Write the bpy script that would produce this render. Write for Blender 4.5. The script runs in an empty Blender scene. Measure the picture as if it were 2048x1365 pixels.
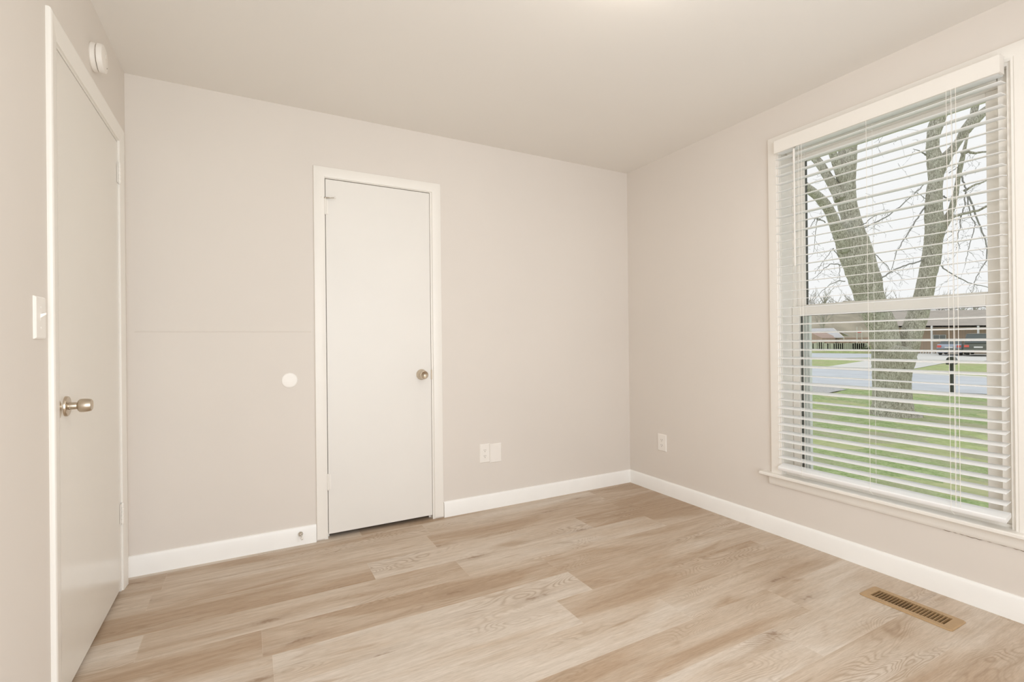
import bpy, bmesh, math, random
from mathutils import Vector, Matrix

# ------------------------------------------------------------------ camera
SC = bpy.context.scene
COL = SC.collection
F_PX = 976.97
CAM = Vector((-2.64823, -2.96641, 1.11602))
AX_R = Vector((0.88033376, -0.47423173, -0.01080463))
AX_U = Vector((0.0086097, -0.00679957, 0.99993982))
AX_W = Vector((0.47427666, 0.8803738, 0.0019029))
cam_data = bpy.data.cameras.new('camera')
cam_data.sensor_width = 36.0
cam_data.lens = F_PX / 2048 * 36.0
cam_data.clip_start = 0.02
cam_data.clip_end = 500
cam = bpy.data.objects.new('camera', cam_data)
COL.objects.link(cam)
M = Matrix((AX_R, AX_U, -AX_W)).transposed().to_4x4()
M.translation = CAM
cam.matrix_world = M
SC.camera = cam

# ------------------------------------------------------------------ sky, lights, exposure
world = bpy.data.worlds.new('overcast_sky')
SC.world = world
world.use_nodes = True
wn = world.node_tree
bg = wn.nodes['Background']
w_tc = wn.nodes.new('ShaderNodeTexCoord')
w_nz = wn.nodes.new('ShaderNodeTexNoise')
w_nz.inputs['Scale'].default_value = 2.0
w_cr = wn.nodes.new('ShaderNodeValToRGB')
w_cr.color_ramp.elements[0].position = 0.3
w_cr.color_ramp.elements[0].color = (0.952, 0.955, 0.960, 1)
w_cr.color_ramp.elements[1].position = 0.7
w_cr.color_ramp.elements[1].color = (0.970, 0.972, 0.976, 1)
wn.links.new(w_tc.outputs['Generated'], w_nz.inputs['Vector'])
wn.links.new(w_nz.outputs['Fac'], w_cr.inputs['Fac'])
wn.links.new(w_cr.outputs['Color'], bg.inputs['Color'])
bg.inputs['Strength'].default_value = 1.0

LAMP_STRENGTH = 23.0          # glowing glass of the ceiling lamp
REAR_POWER = 46.5             # unseen area light added behind the camera to brighten the room
LAMP_POS = (-1.50, -1.80, 2.44)


def area_light(name, loc, target, sx, sy, power, color):
    d = bpy.data.lights.new(name, 'AREA')
    d.shape = 'RECTANGLE'
    d.size, d.size_y = sx, sy
    d.energy = power
    d.color = color
    o = bpy.data.objects.new(name, d)
    o.location = loc
    o.rotation_euler = (Vector(target) - Vector(loc)).to_track_quat('-Z', 'Y').to_euler()
    COL.objects.link(o)
    return o


area_light('rear_fill_light', (-2.0, -3.56, 1.18), (-1.95, 0, 1.22), 2.15, 1.9, REAR_POWER, (0.915, 0.96, 1.0))  # soft fill added outside the rear wall opening

SC.view_settings.view_transform = 'Standard'
SC.view_settings.look = 'None'
SC.view_settings.exposure = 0.0
SC.view_settings.gamma = 1.0
SC.view_settings.use_curve_mapping = False
try:
    SC.cycles.max_bounces = 14
    SC.cycles.diffuse_bounces = 9
    SC.cycles.glossy_bounces = 4
    SC.cycles.transparent_max_bounces = 24
    SC.cycles.sample_clamp_indirect = 6.0
except Exception:
    pass

random.seed(7)
R = random.Random(11)


# ------------------------------------------------------------------ materials
def srgb(r, g, b):
    f = lambda c: (c / 255 / 12.92) if c / 255 <= 0.04045 else ((c / 255 + 0.055) / 1.055) ** 2.4
    return (f(r), f(g), f(b), 1.0)


class NT:
    def __init__(self, name):
        self.m = bpy.data.materials.new(name)
        self.m.use_nodes = True
        self.t = self.m.node_tree
        self.b = self.t.nodes['Principled BSDF']

    def n(self, typ, **kw):
        nd = self.t.nodes.new(typ)
        for k, v in kw.items():
            setattr(nd, k, v)
        return nd

    def l(self, a, b):
        self.t.links.new(a, b)

    def math(self, op, a, b=None, clamp=False):
        nd = self.n('ShaderNodeMath', operation=op)
        nd.use_clamp = clamp
        for i, x in enumerate((a, b)):
            if x is None:
                continue
            if isinstance(x, (int, float)):
                nd.inputs[i].default_value = x
            else:
                self.l(x, nd.inputs[i])
        return nd.outputs[0]

    def mix(self, fac, a, b, mode='MIX'):
        nd = self.n('ShaderNodeMix', data_type='RGBA', blend_type=mode)
        for sock, x in ((nd.inputs[0], fac), (nd.inputs[6], a), (nd.inputs[7], b)):
            if isinstance(x, (int, float)):
                sock.default_value = x
            elif isinstance(x, tuple):
                sock.default_value = x
            else:
                self.l(x, sock)
        return nd.outputs[2]

    def ramp(self, fac, p0, c0, p1, c1):
        nd = self.n('ShaderNodeValToRGB')
        nd.color_ramp.elements[0].position, nd.color_ramp.elements[0].color = p0, c0
        nd.color_ramp.elements[1].position, nd.color_ramp.elements[1].color = p1, c1
        self.l(fac, nd.inputs[0])
        return nd.outputs[0]

    def noise(self, vec, scale, detail=3, rough=0.5, dist=0.0):
        nd = self.n('ShaderNodeTexNoise')
        nd.inputs['Scale'].default_value = scale
        nd.inputs['Detail'].default_value = detail
        nd.inputs['Roughness'].default_value = rough
        nd.inputs['Distortion'].default_value = dist
        if vec is not None:
            self.l(vec, nd.inputs['Vector'])
        return nd.outputs['Fac']

    def obj(self):
        return self.n('ShaderNodeTexCoord').outputs['Object']

    def scale(self, vec, x, y, z):
        nd = self.n('ShaderNodeVectorMath', operation='MULTIPLY')
        self.l(vec, nd.inputs[0])
        nd.inputs[1].default_value = (x, y, z)
        return nd.outputs[0]

    def bump(self, h, strength, dist):
        nd = self.n('ShaderNodeBump')
        nd.inputs['Strength'].default_value = strength
        nd.inputs['Distance'].default_value = dist
        self.l(h, nd.inputs['Height'])
        self.l(nd.outputs[0], self.b.inputs['Normal'])


def paint(name, col, rough=0.5, var=0.03, scale=1.5, bump=0.0, bscale=300, metal=0.0, spec=0.5):
    m = NT(name)
    v = m.obj()
    nz = m.noise(v, scale, 3)
    lo = tuple(c * (1 - var) for c in col[:3]) + (1,)
    hi = tuple(min(1, c * (1 + var)) for c in col[:3]) + (1,)
    m.l(m.ramp(nz, 0.35, lo, 0.65, hi), m.b.inputs['Base Color'])
    m.b.inputs['Roughness'].default_value = rough
    m.b.inputs['Metallic'].default_value = metal
    m.b.inputs['Specular IOR Level'].default_value = spec
    if bump:
        m.bump(m.noise(v, bscale, 2), bump, 0.001)
    return m.m


M_WALL = paint('wall_paint', (0.735, 0.69, 0.643, 1), 0.75, 0.012, 1.2, 0.06, 220, spec=0.3)
M_CEIL = paint('ceiling_paint', (0.80, 0.775, 0.735, 1), 0.85, 0.01, 1.0, 0.05, 180, spec=0.2)
M_TRIM = paint('trim_paint', (0.85, 0.825, 0.78, 1), 0.36, 0.01, 4)
M_BASE = paint('baseboard_paint', (0.93, 0.93, 0.915, 1), 0.38, 0.012, 6)
M_DOOR = paint('door_paint', (0.80, 0.78, 0.745, 1), 0.42, 0.012, 2)
M_DOORL = paint('entry_door_paint', (0.79, 0.765, 0.715, 1), 0.22, 0.012, 2)
M_BLIND = paint('blind_white', (0.90, 0.915, 0.925, 1), 0.42, 0.008, 8)
M_CORD = paint('cord_white', (0.86, 0.84, 0.79, 1), 0.7, 0.02, 60)
M_PLASTIC = paint('white_plastic', (0.87, 0.84, 0.80, 1), 0.35, 0.008, 20)
M_DETECT = paint('detector_plastic', (0.82, 0.78, 0.73, 1), 0.45, 0.01, 20)
M_VINYL = paint('window_vinyl', (0.87, 0.84, 0.79, 1), 0.4, 0.01, 5)
M_SLOT = paint('socket_slot', (0.10, 0.08, 0.06, 1), 0.6, 0.05, 50)
M_GASKET_GAP = paint('gasket_and_shadow_gap', (0.10, 0.11, 0.10, 1), 0.6, 0.1, 40)
M_SCREEN = paint('exterior_track_paint', (0.84, 0.87, 0.87, 1), 0.5, 0.05, 12)
M_NICKEL = paint('satin_nickel', (0.60, 0.52, 0.42, 1), 0.28, 0.06, 30, metal=1.0)
M_STEEL = paint('chrome_steel', (0.62, 0.58, 0.52, 1), 0.22, 0.05, 30, metal=1.0)
M_RUBBER = paint('white_rubber', (0.82, 0.80, 0.76, 1), 0.55, 0.02, 30)
M_TANMETAL = paint('tan_register_metal', srgb(176, 146, 108), 0.42, 0.04, 25)
M_DARK = paint('duct_dark', (0.05, 0.03, 0.02, 1), 0.7, 0.1, 20)
M_RUST = paint('damper_brown', (0.10, 0.06, 0.035, 1), 0.6, 0.15, 40)
M_CRACK = paint('dry_caulk', (0.24, 0.19, 0.14, 1), 0.9, 0.2, 60)
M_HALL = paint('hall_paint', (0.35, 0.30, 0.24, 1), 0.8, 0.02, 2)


def make_glass():
    m = NT('window_glass')
    out = m.t.nodes['Material Output']
    tr = m.n('ShaderNodeBsdfTransparent')
    tr.inputs[0].default_value = (0.99, 0.995, 0.993, 1)
    gl = m.n('ShaderNodeBsdfGlossy')
    gl.inputs['Roughness'].default_value = 0.02
    fr = m.n('ShaderNodeFresnel')
    fr.inputs['IOR'].default_value = 1.25
    mx = m.n('ShaderNodeMixShader')
    m.l(fr.outputs[0], mx.inputs[0])
    m.l(tr.outputs[0], mx.inputs[1])
    m.l(gl.outputs[0], mx.inputs[2])
    m.l(mx.outputs[0], out.inputs['Surface'])
    return m.m


M_GLASS = make_glass()


def make_lamp_glass():
    m = NT('lamp_glass')
    m.b.inputs['Base Color'].default_value = (0.9, 0.87, 0.8, 1)
    m.b.inputs['Emission Color'].default_value = (1.0, 0.93, 0.83, 1)
    m.b.inputs['Emission Strength'].default_value = LAMP_STRENGTH
    return m.m


def make_floor():
    m = NT('oak_plank_floor')
    uv = m.n('ShaderNodeUVMap', uv_map='UVMap').outputs[0]
    tone = m.n('ShaderNodeAttribute', attribute_name='tone').outputs['Fac']
    s = m.n('ShaderNodeSeparateXYZ')
    m.l(uv, s.inputs[0])
    # base field whose contour lines become cathedral grain
    fld = m.noise(m.scale(uv, 1.3, 5.2, 1), 1.0, 2.5, 0.45, 0.35)
    rings = m.math('SINE', m.math('MULTIPLY', fld, 330.0))
    rings = m.math('POWER', m.math('ADD', m.math('MULTIPLY', rings, 0.5), 0.5), 2.6)
    zone = m.noise(m.scale(uv, 0.9, 4.2, 1), 1.3, 2, 0.5)
    zone_m = m.ramp(zone, 0.50, (0, 0, 0, 1), 0.66, (1, 1, 1, 1))
    fib = m.noise(m.scale(uv, 20.0, 250.0, 1), 1.0, 4, 0.65)
    fib2 = m.noise(m.scale(uv, 2.2, 60.0, 1), 1.0, 4, 0.6)
    blotch = m.noise(m.scale(uv, 1.2, 5.5, 1), 1.0, 4, 0.55, 0.6)
    # colours
    light = srgb(213, 202, 190)
    mid = srgb(202, 186, 169)
    dark = srgb(181, 158, 135)
    t2 = m.math('ADD', tone, m.math('MULTIPLY', m.math('SUBTRACT', blotch, 0.5), 2.3), clamp=True)
    c = m.n('ShaderNodeValToRGB')
    c.color_ramp.elements[0].position, c.color_ramp.elements[0].color = 0.08, light
    c.color_ramp.elements[1].position, c.color_ramp.elements[1].color = 0.95, dark
    e = c.color_ramp.elements.new(0.5)
    e.color = mid
    m.l(t2, c.inputs[0])
    col = c.outputs[0]
    # dark brown smudges
    sm = m.noise(m.scale(uv, 2.6, 13.0, 1), 1.0, 3, 0.5, 0.8)
    sm = m.ramp(sm, 0.60, (0, 0, 0, 1), 0.80, (1, 1, 1, 1))
    col = m.mix(m.math('MULTIPLY', sm, 0.75), col, srgb(166, 139, 111))
    # fibres
    f1 = m.ramp(fib, 0.33, (0.86, 0.845, 0.82, 1), 0.60, (1.02, 1.02, 1.02, 1))
    col = m.mix(1.0, col, f1, 'MULTIPLY')
    f2 = m.ramp(fib2, 0.30, (0.88, 0.865, 0.84, 1), 0.62, (1.02, 1.02, 1.02, 1))
    col = m.mix(1.0, col, f2, 'MULTIPLY')
    # cathedral grain
    g = m.math('MULTIPLY', m.math('MULTIPLY', rings, zone_m), 0.5)
    col = m.mix(g, col, srgb(146, 121, 94))
    # knots
    vo = m.n('ShaderNodeTexVoronoi', feature='F1', voronoi_dimensions='2D')
    vo.inputs['Scale'].default_value = 1.0
    wob = m.n('ShaderNodeTexNoise')
    wob.inputs['Scale'].default_value = 30.0
    m.l(uv, wob.inputs['Vector'])
    vv = m.n('ShaderNodeVectorMath', operation='ADD')
    wsc = m.n('ShaderNodeVectorMath', operation='SCALE')
    m.l(wob.outputs['Color'], wsc.inputs[0])
    wsc.inputs['Scale'].default_value = 0.16
    m.l(m.scale(uv, 1.05, 4.6, 1), vv.inputs[0])
    m.l(wsc.outputs[0], vv.inputs[1])
    m.l(vv.outputs[0], vo.inputs['Vector'])
    kn = m.math('ADD', m.math('MULTIPLY', m.ramp(vo.outputs['Distance'], 0.012, (1, 1, 1, 1), 0.055, (0, 0, 0, 1)), 0.55), m.math('MULTIPLY', m.ramp(vo.outputs['Distance'], 0.02, (1, 1, 1, 1), 0.19, (0, 0, 0, 1)), 0.35))
    vs = m.n('ShaderNodeSeparateXYZ')
    m.l(vo.outputs['Color'], vs.inputs[0])
    pick = m.math('GREATER_THAN', vs.outputs[0], 0.38)
    kn = m.math('MULTIPLY', m.math('MULTIPLY', kn, pick), 0.75)
    col = m.mix(kn, col, srgb(132, 104, 78))
    # plank edge line (thin eased edge of the plank)
    edge = m.n('ShaderNodeAttribute', attribute_name='pu').outputs['Vector']
    es = m.n('ShaderNodeSeparateXYZ')
    m.l(edge, es.inputs[0])
    d = m.math('MINIMUM', es.outputs[0], es.outputs[1])
    el = m.ramp(d, 0.0005, (1, 1, 1, 1), 0.0012, (0, 0, 0, 1))
    col = m.mix(m.math('MULTIPLY', el, 0.2), col, srgb(222, 210, 194))
    m.l(col, m.b.inputs['Base Color'])
    ro = m.ramp(fib2, 0.3, (0.50, 0.50, 0.50, 1), 0.7, (0.40, 0.40, 0.40, 1))
    m.l(ro, m.b.inputs['Roughness'])
    m.b.inputs['Specular IOR Level'].default_value = 0.35
    m.bump(m.math('ADD', m.math('MULTIPLY', fib, 0.6), m.math('MULTIPLY', rings, -0.25)), 0.12, 0.001)
    return m.m


def make_bark():
    m = NT('tree_bark')
    v = m.obj()
    vs = m.scale(v, 1, 1, 0.28)
    r1 = m.noise(vs, 34, 5, 0.7, 1.6)
    r2 = m.noise(vs, 120, 4, 0.65, 0.8)
    h = m.math('ADD', m.math('MULTIPLY', r1, 0.7), m.math('MULTIPLY', r2, 0.4))
    c = m.n('ShaderNodeValToRGB')
    c.color_ramp.elements[0].position, c.color_ramp.elements[0].color = 0.40, srgb(92, 88, 76)
    c.color_ramp.elements[1].position, c.color_ramp.elements[1].color = 0.70, srgb(244, 242, 234)
    e = c.color_ramp.elements.new(0.55)
    e.color = srgb(188, 184, 170)
    m.l(h, c.inputs[0])
    lich = m.ramp(m.noise(v, 3.2, 4, 0.6), 0.52, (0, 0, 0, 1), 0.66, (1, 1, 1, 1))
    col = m.mix(m.math('MULTIPLY', lich, 0.3), c.outputs[0], srgb(188, 194, 180))
    br = m.ramp(m.noise(v, 1.7, 3, 0.5), 0.5, (0, 0, 0, 1), 0.68, (1, 1, 1, 1))
    col = m.mix(m.math('MULTIPLY', br, 0.35), col, srgb(150, 142, 118))
    m.l(col, m.b.inputs['Base Color'])
    m.b.inputs['Roughness'].default_value = 0.9
    m.b.inputs['Specular IOR Level'].default_value = 0.15
    m.bump(h, 0.6, 0.03)
    return m.m


def make_grass(name, a, b, bare, scale):
    m = NT(name)
    v = m.obj()
    n1 = m.noise(v, scale, 5, 0.65)
    n2 = m.noise(v, scale * 0.16, 4, 0.6)
    n3 = m.noise(v, scale * 5, 3, 0.6)
    col = m.ramp(m.math('ADD', m.math('MULTIPLY', n1, 0.5), m.math('MULTIPLY', n3, 0.5)), 0.38, a, 0.62, b)
    f = m.ramp(n2, 0.47, (0, 0, 0, 1), 0.66, (1, 1, 1, 1))
    col = m.mix(m.math('MULTIPLY', f, 0.75), col, bare)
    m.l(col, m.b.inputs['Base Color'])
    m.b.inputs['Roughness'].default_value = 0.95
    m.b.inputs['Specular IOR Level'].default_value = 0.1
    m.bump(n3, 0.8, 0.03)
    return m.m


M_BARK = make_bark()
M_GRASS = make_grass('lawn_grass', srgb(136, 160, 102), srgb(190, 206, 152), srgb(184, 178, 154), 6)
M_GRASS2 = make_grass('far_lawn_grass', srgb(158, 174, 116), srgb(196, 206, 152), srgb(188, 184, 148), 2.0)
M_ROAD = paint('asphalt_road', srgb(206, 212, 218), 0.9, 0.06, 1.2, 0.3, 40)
M_CONC = paint('concrete_drive', srgb(226, 226, 222), 0.9, 0.04, 0.8)
M_GRAVEL = paint('gravel_verge', srgb(188, 188, 186), 0.95, 0.18, 14)
M_TWIG = paint('twig_bark', srgb(158, 157, 154), 0.9, 0.1, 5, spec=0.1)
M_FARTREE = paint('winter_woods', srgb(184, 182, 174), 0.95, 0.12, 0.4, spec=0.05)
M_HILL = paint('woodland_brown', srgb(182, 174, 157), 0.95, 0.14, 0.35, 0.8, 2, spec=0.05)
M_FENCE = paint('weathered_fence', srgb(192, 196, 178), 0.9, 0.08, 3)
M_POST = paint('brown_post', srgb(124, 112, 94), 0.9, 0.08, 3)
M_ROOFL = paint('grey_shingle', srgb(204, 204, 206), 0.9, 0.06, 2)
M_ROOFB = paint('brown_shingle', srgb(180, 172, 162), 0.9, 0.07, 1.4)
M_FASCIA = paint('white_fascia', srgb(226, 222, 212), 0.6, 0.03, 3)
M_WHITE = paint('white_gloss', srgb(232, 232, 230), 0.5, 0.02, 3)
M_RED = paint('red_flag_cloth', srgb(222, 92, 92), 0.8, 0.1, 4)
M_LIGHTRED = paint('taillight_red', srgb(226, 96, 84), 0.3, 0.08, 8)
M_SILVER = paint('silver_blue_car_paint', srgb(170, 180, 196), 0.3, 0.04, 3)
M_BLACKCAR = paint('dark_green_car_paint', srgb(104, 108, 98), 0.3, 0.06, 3)
M_CARGLASS = paint('car_glass', srgb(96, 104, 104), 0.15, 0.05, 3)
M_TYRE = paint('tyre_rubber', srgb(52, 52, 50), 0.8, 0.05, 8)
M_BLACK = paint('black_mailbox_paint', srgb(58, 62, 56), 0.5, 0.06, 10)
M_DGLASS = paint('house_window_glass', srgb(128, 134, 134), 0.2, 0.08, 2)
M_SHRUB = paint('dark_shrub', srgb(92, 100, 74), 0.9, 0.2, 3)


def make_brick(name, c1, c2, mort):
    m = NT(name)
    br = m.n('ShaderNodeTexBrick')
    br.inputs['Color1'].default_value = c1
    br.inputs['Color2'].default_value = c2
    br.inputs['Mortar'].default_value = mort
    br.inputs['Scale'].default_value = 4.0
    m.l(m.n('ShaderNodeTexCoord').outputs['Object'], br.inputs['Vector'])
    m.l(br.outputs[0], m.b.inputs['Base Color'])
    m.b.inputs['Roughness'].default_value = 0.9
    return m.m


M_BRICK = make_brick('red_brick', srgb(184, 158, 148), srgb(196, 168, 154), srgb(192, 182, 172))
M_BRICK2 = make_brick('brown_brick', srgb(192, 172, 158), srgb(208, 180, 158), srgb(200, 190, 178))
M_LAMP = make_lamp_glass()
M_FLOOR = make_floor()


# ------------------------------------------------------------------ mesh helpers
class MB:
    def __init__(self):
        self.v, self.f = [], []

    def add(self, vs, fs):
        o = len(self.v)
        self.v += [tuple(p) for p in vs]
        self.f += [tuple(i + o for i in f) for f in fs]
        return self

    def box(self, x0, x1, y0, y1, z0, z1):
        return self.add([(x0, y0, z0), (x1, y0, z0), (x1, y1, z0), (x0, y1, z0),
                         (x0, y0, z1), (x1, y0, z1), (x1, y1, z1), (x0, y1, z1)],
                        [(0, 3, 2, 1), (4, 5, 6, 7), (0, 1, 5, 4), (1, 2, 6, 5), (2, 3, 7, 6), (3, 0, 4, 7)])

    def prism(self, pts, vec):
        n = len(pts)
        vec = Vector(vec)
        a = [Vector(p) for p in pts]
        vs = a + [p + vec for p in a]
        fs = [tuple(range(n))[::-1], tuple(range(n, 2 * n))]
        fs += [(i, (i + 1) % n, n + (i + 1) % n, n + i) for i in range(n)]
        return self.add(vs, fs)

    def loft(self, rings, cap=True):
        n = len(rings[0])
        vs = [p for r in rings for p in r]
        fs = []
        for k in range(len(rings) - 1):
            for i in range(n):
                j = (i + 1) % n
                fs.append((k * n + i, k * n + j, (k + 1) * n + j, (k + 1) * n + i))
        if cap:
            fs.append(tuple(range(n))[::-1])
            fs.append(tuple(range((len(rings) - 1) * n, len(rings) * n)))
        return self.add(vs, fs)

    def lathe(self, org, axis, prof, n=40, squash=1.0):
        org, axis = Vector(org), Vector(axis).normalized()
        a = axis.orthogonal().normalized()
        if abs(axis.z) < 0.9:
            a = Vector((0, 0, 1)).cross(axis).normalized()
        b = axis.cross(a)
        rings = []
        for d, r in prof:
            r = max(r, 1e-5)
            rings.append([org + axis * d + a * (r * math.cos(2 * math.pi * i / n)) + b * (r * math.sin(2 * math.pi * i / n)) for i in range(n)])
        return self.loft(rings)

    def tube(self, pts, rad, n=8, jitter=0.0, rng=None):
        pts = [Vector(p) for p in pts]
        if isinstance(rad, (int, float)):
            rad = [rad] * len(pts)
        rings = []
        ref = None
        for i, p in enumerate(pts):
            t = (pts[min(i + 1, len(pts) - 1)] - pts[max(i - 1, 0)])
            t = t.normalized() if t.length > 1e-9 else Vector((0, 0, 1))
            if ref is None:
                ref = t.orthogonal().normalized()
            a = (ref - t * ref.dot(t)).normalized()
            ref = a
            b = t.cross(a)
            ring = []
            for k in range(n):
                rr = rad[i] * (1 + (rng.uniform(-jitter, jitter) if jitter else 0))
                ang = 2 * math.pi * k / n
                ring.append(p + a * (rr * math.cos(ang)) + b * (rr * math.sin(ang)))
            rings.append(ring)
        return self.loft(rings)


def obj(name, mb, mat, parent=None, smooth=None, bevel=0.0, seg=2):
    me = bpy.data.meshes.new(name)
    me.from_pydata([tuple(v) for v in mb.v], [], mb.f)
    bm = bmesh.new()
    bm.from_mesh(me)
    bmesh.ops.recalc_face_normals(bm, faces=bm.faces)
    bm.to_mesh(me)
    bm.free()
    if mat is not None:
        me.materials.append(mat)
    if smooth is not None:
        me.shade_smooth()
        try:
            me.set_sharp_from_angle(angle=math.radians(smooth))
        except Exception:
            pass
    o = bpy.data.objects.new(name, me)
    COL.objects.link(o)
    if parent is not None:
        o.parent = parent
        o.matrix_parent_inverse = Matrix.Translation(-parent.location) if parent.type == 'EMPTY' and parent.parent is None else Matrix()
    if bevel:
        bv = o.modifiers.new('edge', 'BEVEL')
        bv.width = bevel
        bv.segments = seg
        bv.limit_method = 'ANGLE'
        bv.angle_limit = math.radians(40)
        bv.harden_normals = False
    return o


def tag(o, label=None, cat=None, group=None, kind=None):
    if label:
        o['label'] = label
    if cat:
        o['category'] = cat
    if group:
        o['group'] = group
    if kind:
        o['kind'] = kind
    return o


def thing(name, label, cat, loc=(0, 0, 0), group=None, kind=None):
    o = bpy.data.objects.new(name, None)
    o.empty_display_size = 0.05
    COL.objects.link(o)
    o.location = loc
    return tag(o, label, cat, group, kind)


def struct(name, mb, mat, label=None, **kw):
    o = obj(name, mb, mat, **kw)
    o['kind'] = 'structure'
    if label:
        o['label'] = label
    return o


def copy_tree(o, delta, parent=None):
    c = o.copy()
    COL.objects.link(c)
    if parent is None:
        c.location = o.location + Vector(delta)
    else:
        c.parent = parent
    for ch in list(o.children):
        copy_tree(ch, delta, c)
    return c


# ------------------------------------------------------------------ the room shell
WL = -3.16869           # left wall plane
YR = -3.42              # rear wall plane
H = 2.44
T = 0.12
D1 = (-0.966, -0.158, 2.050)      # entry door opening on the left wall: y0, y1, top
D2 = (-2.258, -1.632, 2.068)      # closet door opening on the back wall: x0, x1, top
WIN = (-2.212, -1.262, 0.345, 2.20)   # window opening on the right wall: y0, y1, z0, z1

# floor made of planks (one mesh; each plank a face with its own tone and grain offset)
HOLE = (-0.302, -0.202, -2.095, -1.825)


def clip_rect(r, h):
    x0, x1, y0, y1 = r
    hx0, hx1, hy0, hy1 = h
    if x1 <= hx0 or x0 >= hx1 or y1 <= hy0 or y0 >= hy1:
        return [r]
    out = []
    if x0 < hx0:
        out.append((x0, hx0, y0, y1))
    if x1 > hx1:
        out.append((hx1, x1, y0, y1))
    mx0, mx1 = max(x0, hx0), min(x1, hx1)
    if y0 < hy0:
        out.append((mx0, mx1, y0, hy0))
    if y1 > hy1:
        out.append((mx0, mx1, hy1, y1))
    return out


def build_floor():
    me = bpy.data.meshes.new('floor')
    PW, PL = 0.1925, 1.285
    joints = {1: -0.44, 3: -0.845, 4: -0.445, 5: -1.33, 7: -1.493, 8: -1.097, 9: -0.63}
    tones = {(1, 1): 0.95, (3, 1): 0.85, (3, -1): 0.80, (4, 1): 0.85, (5, 0): 0.80, (5, -1): 0.72, (7, 1): 0.80, (7, 0): 0.10,
             (8, 0): 0.25, (8, 1): 0.50, (9, 0): 0.70, (9, 1): 0.35, (4, 0): 0.35, (2, 0): 0.6, (6, 0): 0.12, (6, 1): 0.55,
             (10, 0): 0.12, (10, 1): 0.25, (3, 0): 0.3, (5, 1): 0.65, (1, 0): 0.5, (0, 0): 0.6}
    rr = random.Random(5)
    V, Fc, UVs, PU, TN = [], [], [], [], []
    for k in range(-3, 18):
        y1 = -0.045 - PW * (k - 1)
        y0 = y1 - PW
        j = joints.get(k, -1.9 + 1.285 * rr.random())
        for i in range(-3, 4):
            xa = j + PL * (i - 1)
            xb = xa + PL
            tone = tones.get((k, i), rr.choice([0.12, 0.2, 0.3, 0.4, 0.5, 0.62, 0.75]))
            ou, ov = rr.uniform(0, 90), rr.uniform(0, 90)
            fl = rr.choice([-1, 1])
            x0, x1 = max(xa, -3.7), min(xb, 0.02)
            ya, yb = max(y0, -3.6), min(y1, 0.5)
            if x1 <= x0 or yb <= ya:
                continue
            for (a, b, c, d) in clip_rect((x0, x1, ya, yb), HOLE):
                o = len(V)
                P = [(a, c), (b, c), (b, d), (a, d)]
                V += [(p[0], p[1], 0.0) for p in P]
                Fc.append((o, o + 1, o + 2, o + 3))
                UVs += [((p[0] - xa) * fl + ou, (p[1] - y0) + ov) for p in P]
                PU.append((xa, xb, y0, y1))
                TN.append(tone)
    me.from_pydata(V, [], Fc)
    uvl = me.uv_layers.new(name='UVMap')
    for i, uvc in enumerate(UVs):
        uvl.data[i].uv = uvc
    at = me.attributes.new('tone', 'FLOAT', 'FACE')
    for i, t in enumerate(TN):
        at.data[i].value = t
    # distance to the near plank edges: two vector attributes would double, so store the distance to the lower/left pair
    pu = me.attributes.new('pu', 'FLOAT_VECTOR', 'CORNER')
    for fi, (xa, xb, y0, y1) in enumerate(PU):
        for c in range(4):
            li = fi * 4 + c
            vx = V[Fc[fi][c]]
            pu.data[li].vector = (abs(vx[0] - xa), abs(vx[1] - y0), 0)
    me.materials.append(M_FLOOR)
    o = bpy.data.objects.new('floor', me)
    COL.objects.link(o)
    tag(o, 'light oak plank floor of the empty room', None, kind='structure')


build_floor()
sub = MB()
sub.box(-4.0, 0.16, -3.62, 0.75, -0.16, -0.08)
struct('floor_slab', sub, M_DARK)

struct('ceiling', MB().box(-4.0, 0.16, -3.62, 0.75, H, H + 0.12), M_CEIL, 'plain off-white ceiling')

wb = MB()
wb.box(WL - T, D2[0] - 0.018, 0, T, -0.06, H)
wb.box(D2[1] + 0.018, 0.16, 0, T, -0.06, H)
wb.box(D2[0] - 0.018, D2[1] + 0.018, 0, T, D2[2] + 0.018, H)
wb.prism([(WL + 0.03, 0.001, 1.1815), (WL + 0.03, -0.0022, 1.1866), (WL + 0.03, -0.0018, 1.1880), (WL + 0.03, 0.001, 1.1905)], (D2[0] - 0.08 - WL - 0.03, 0, 0))   # drywall seam ridge
struct('wall_back', wb, M_WALL, 'beige back wall with the closet door')

wl = MB()
wl.box(WL - T, WL, YR - T, D1[0] - 0.006, -0.06, H)
wl.box(WL - T, WL, D1[1] + 0.006, 0, -0.06, H)
wl.box(WL - T, WL, D1[0] - 0.006, D1[1] + 0.006, D1[2] + 0.006, H)
struct('wall_left', wl, M_WALL, 'beige wall with the entry door')

wr = MB()
wr.box(0, 0.16, YR - T, WIN[0], -0.06, H)
wr.box(0, 0.16, WIN[1], 0, -0.06, H)
wr.box(0, 0.16, WIN[0], WIN[1], -0.06, WIN[2])
wr.box(0, 0.16, WIN[0], WIN[1], WIN[3], H)
struct('wall_right', wr, M_WALL, 'beige wall with the window')

wq = MB()                                                       # rear wall behind the camera, opening added to let the fill light in
RX0, RX1, RZ0, RZ1 = -3.08, -0.90, 0.23, 2.15
wq.box(WL - T, RX0, YR - T, YR, -0.06, H)
wq.box(RX1, 0.16, YR - T, YR, -0.06, H)
wq.box(RX0, RX1, YR - T, YR, -0.06, RZ0)
wq.box(RX0, RX1, YR - T, YR, RZ1, H)
struct('wall_rear', wq, M_WALL, 'beige rear wall behind the viewer')

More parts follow.
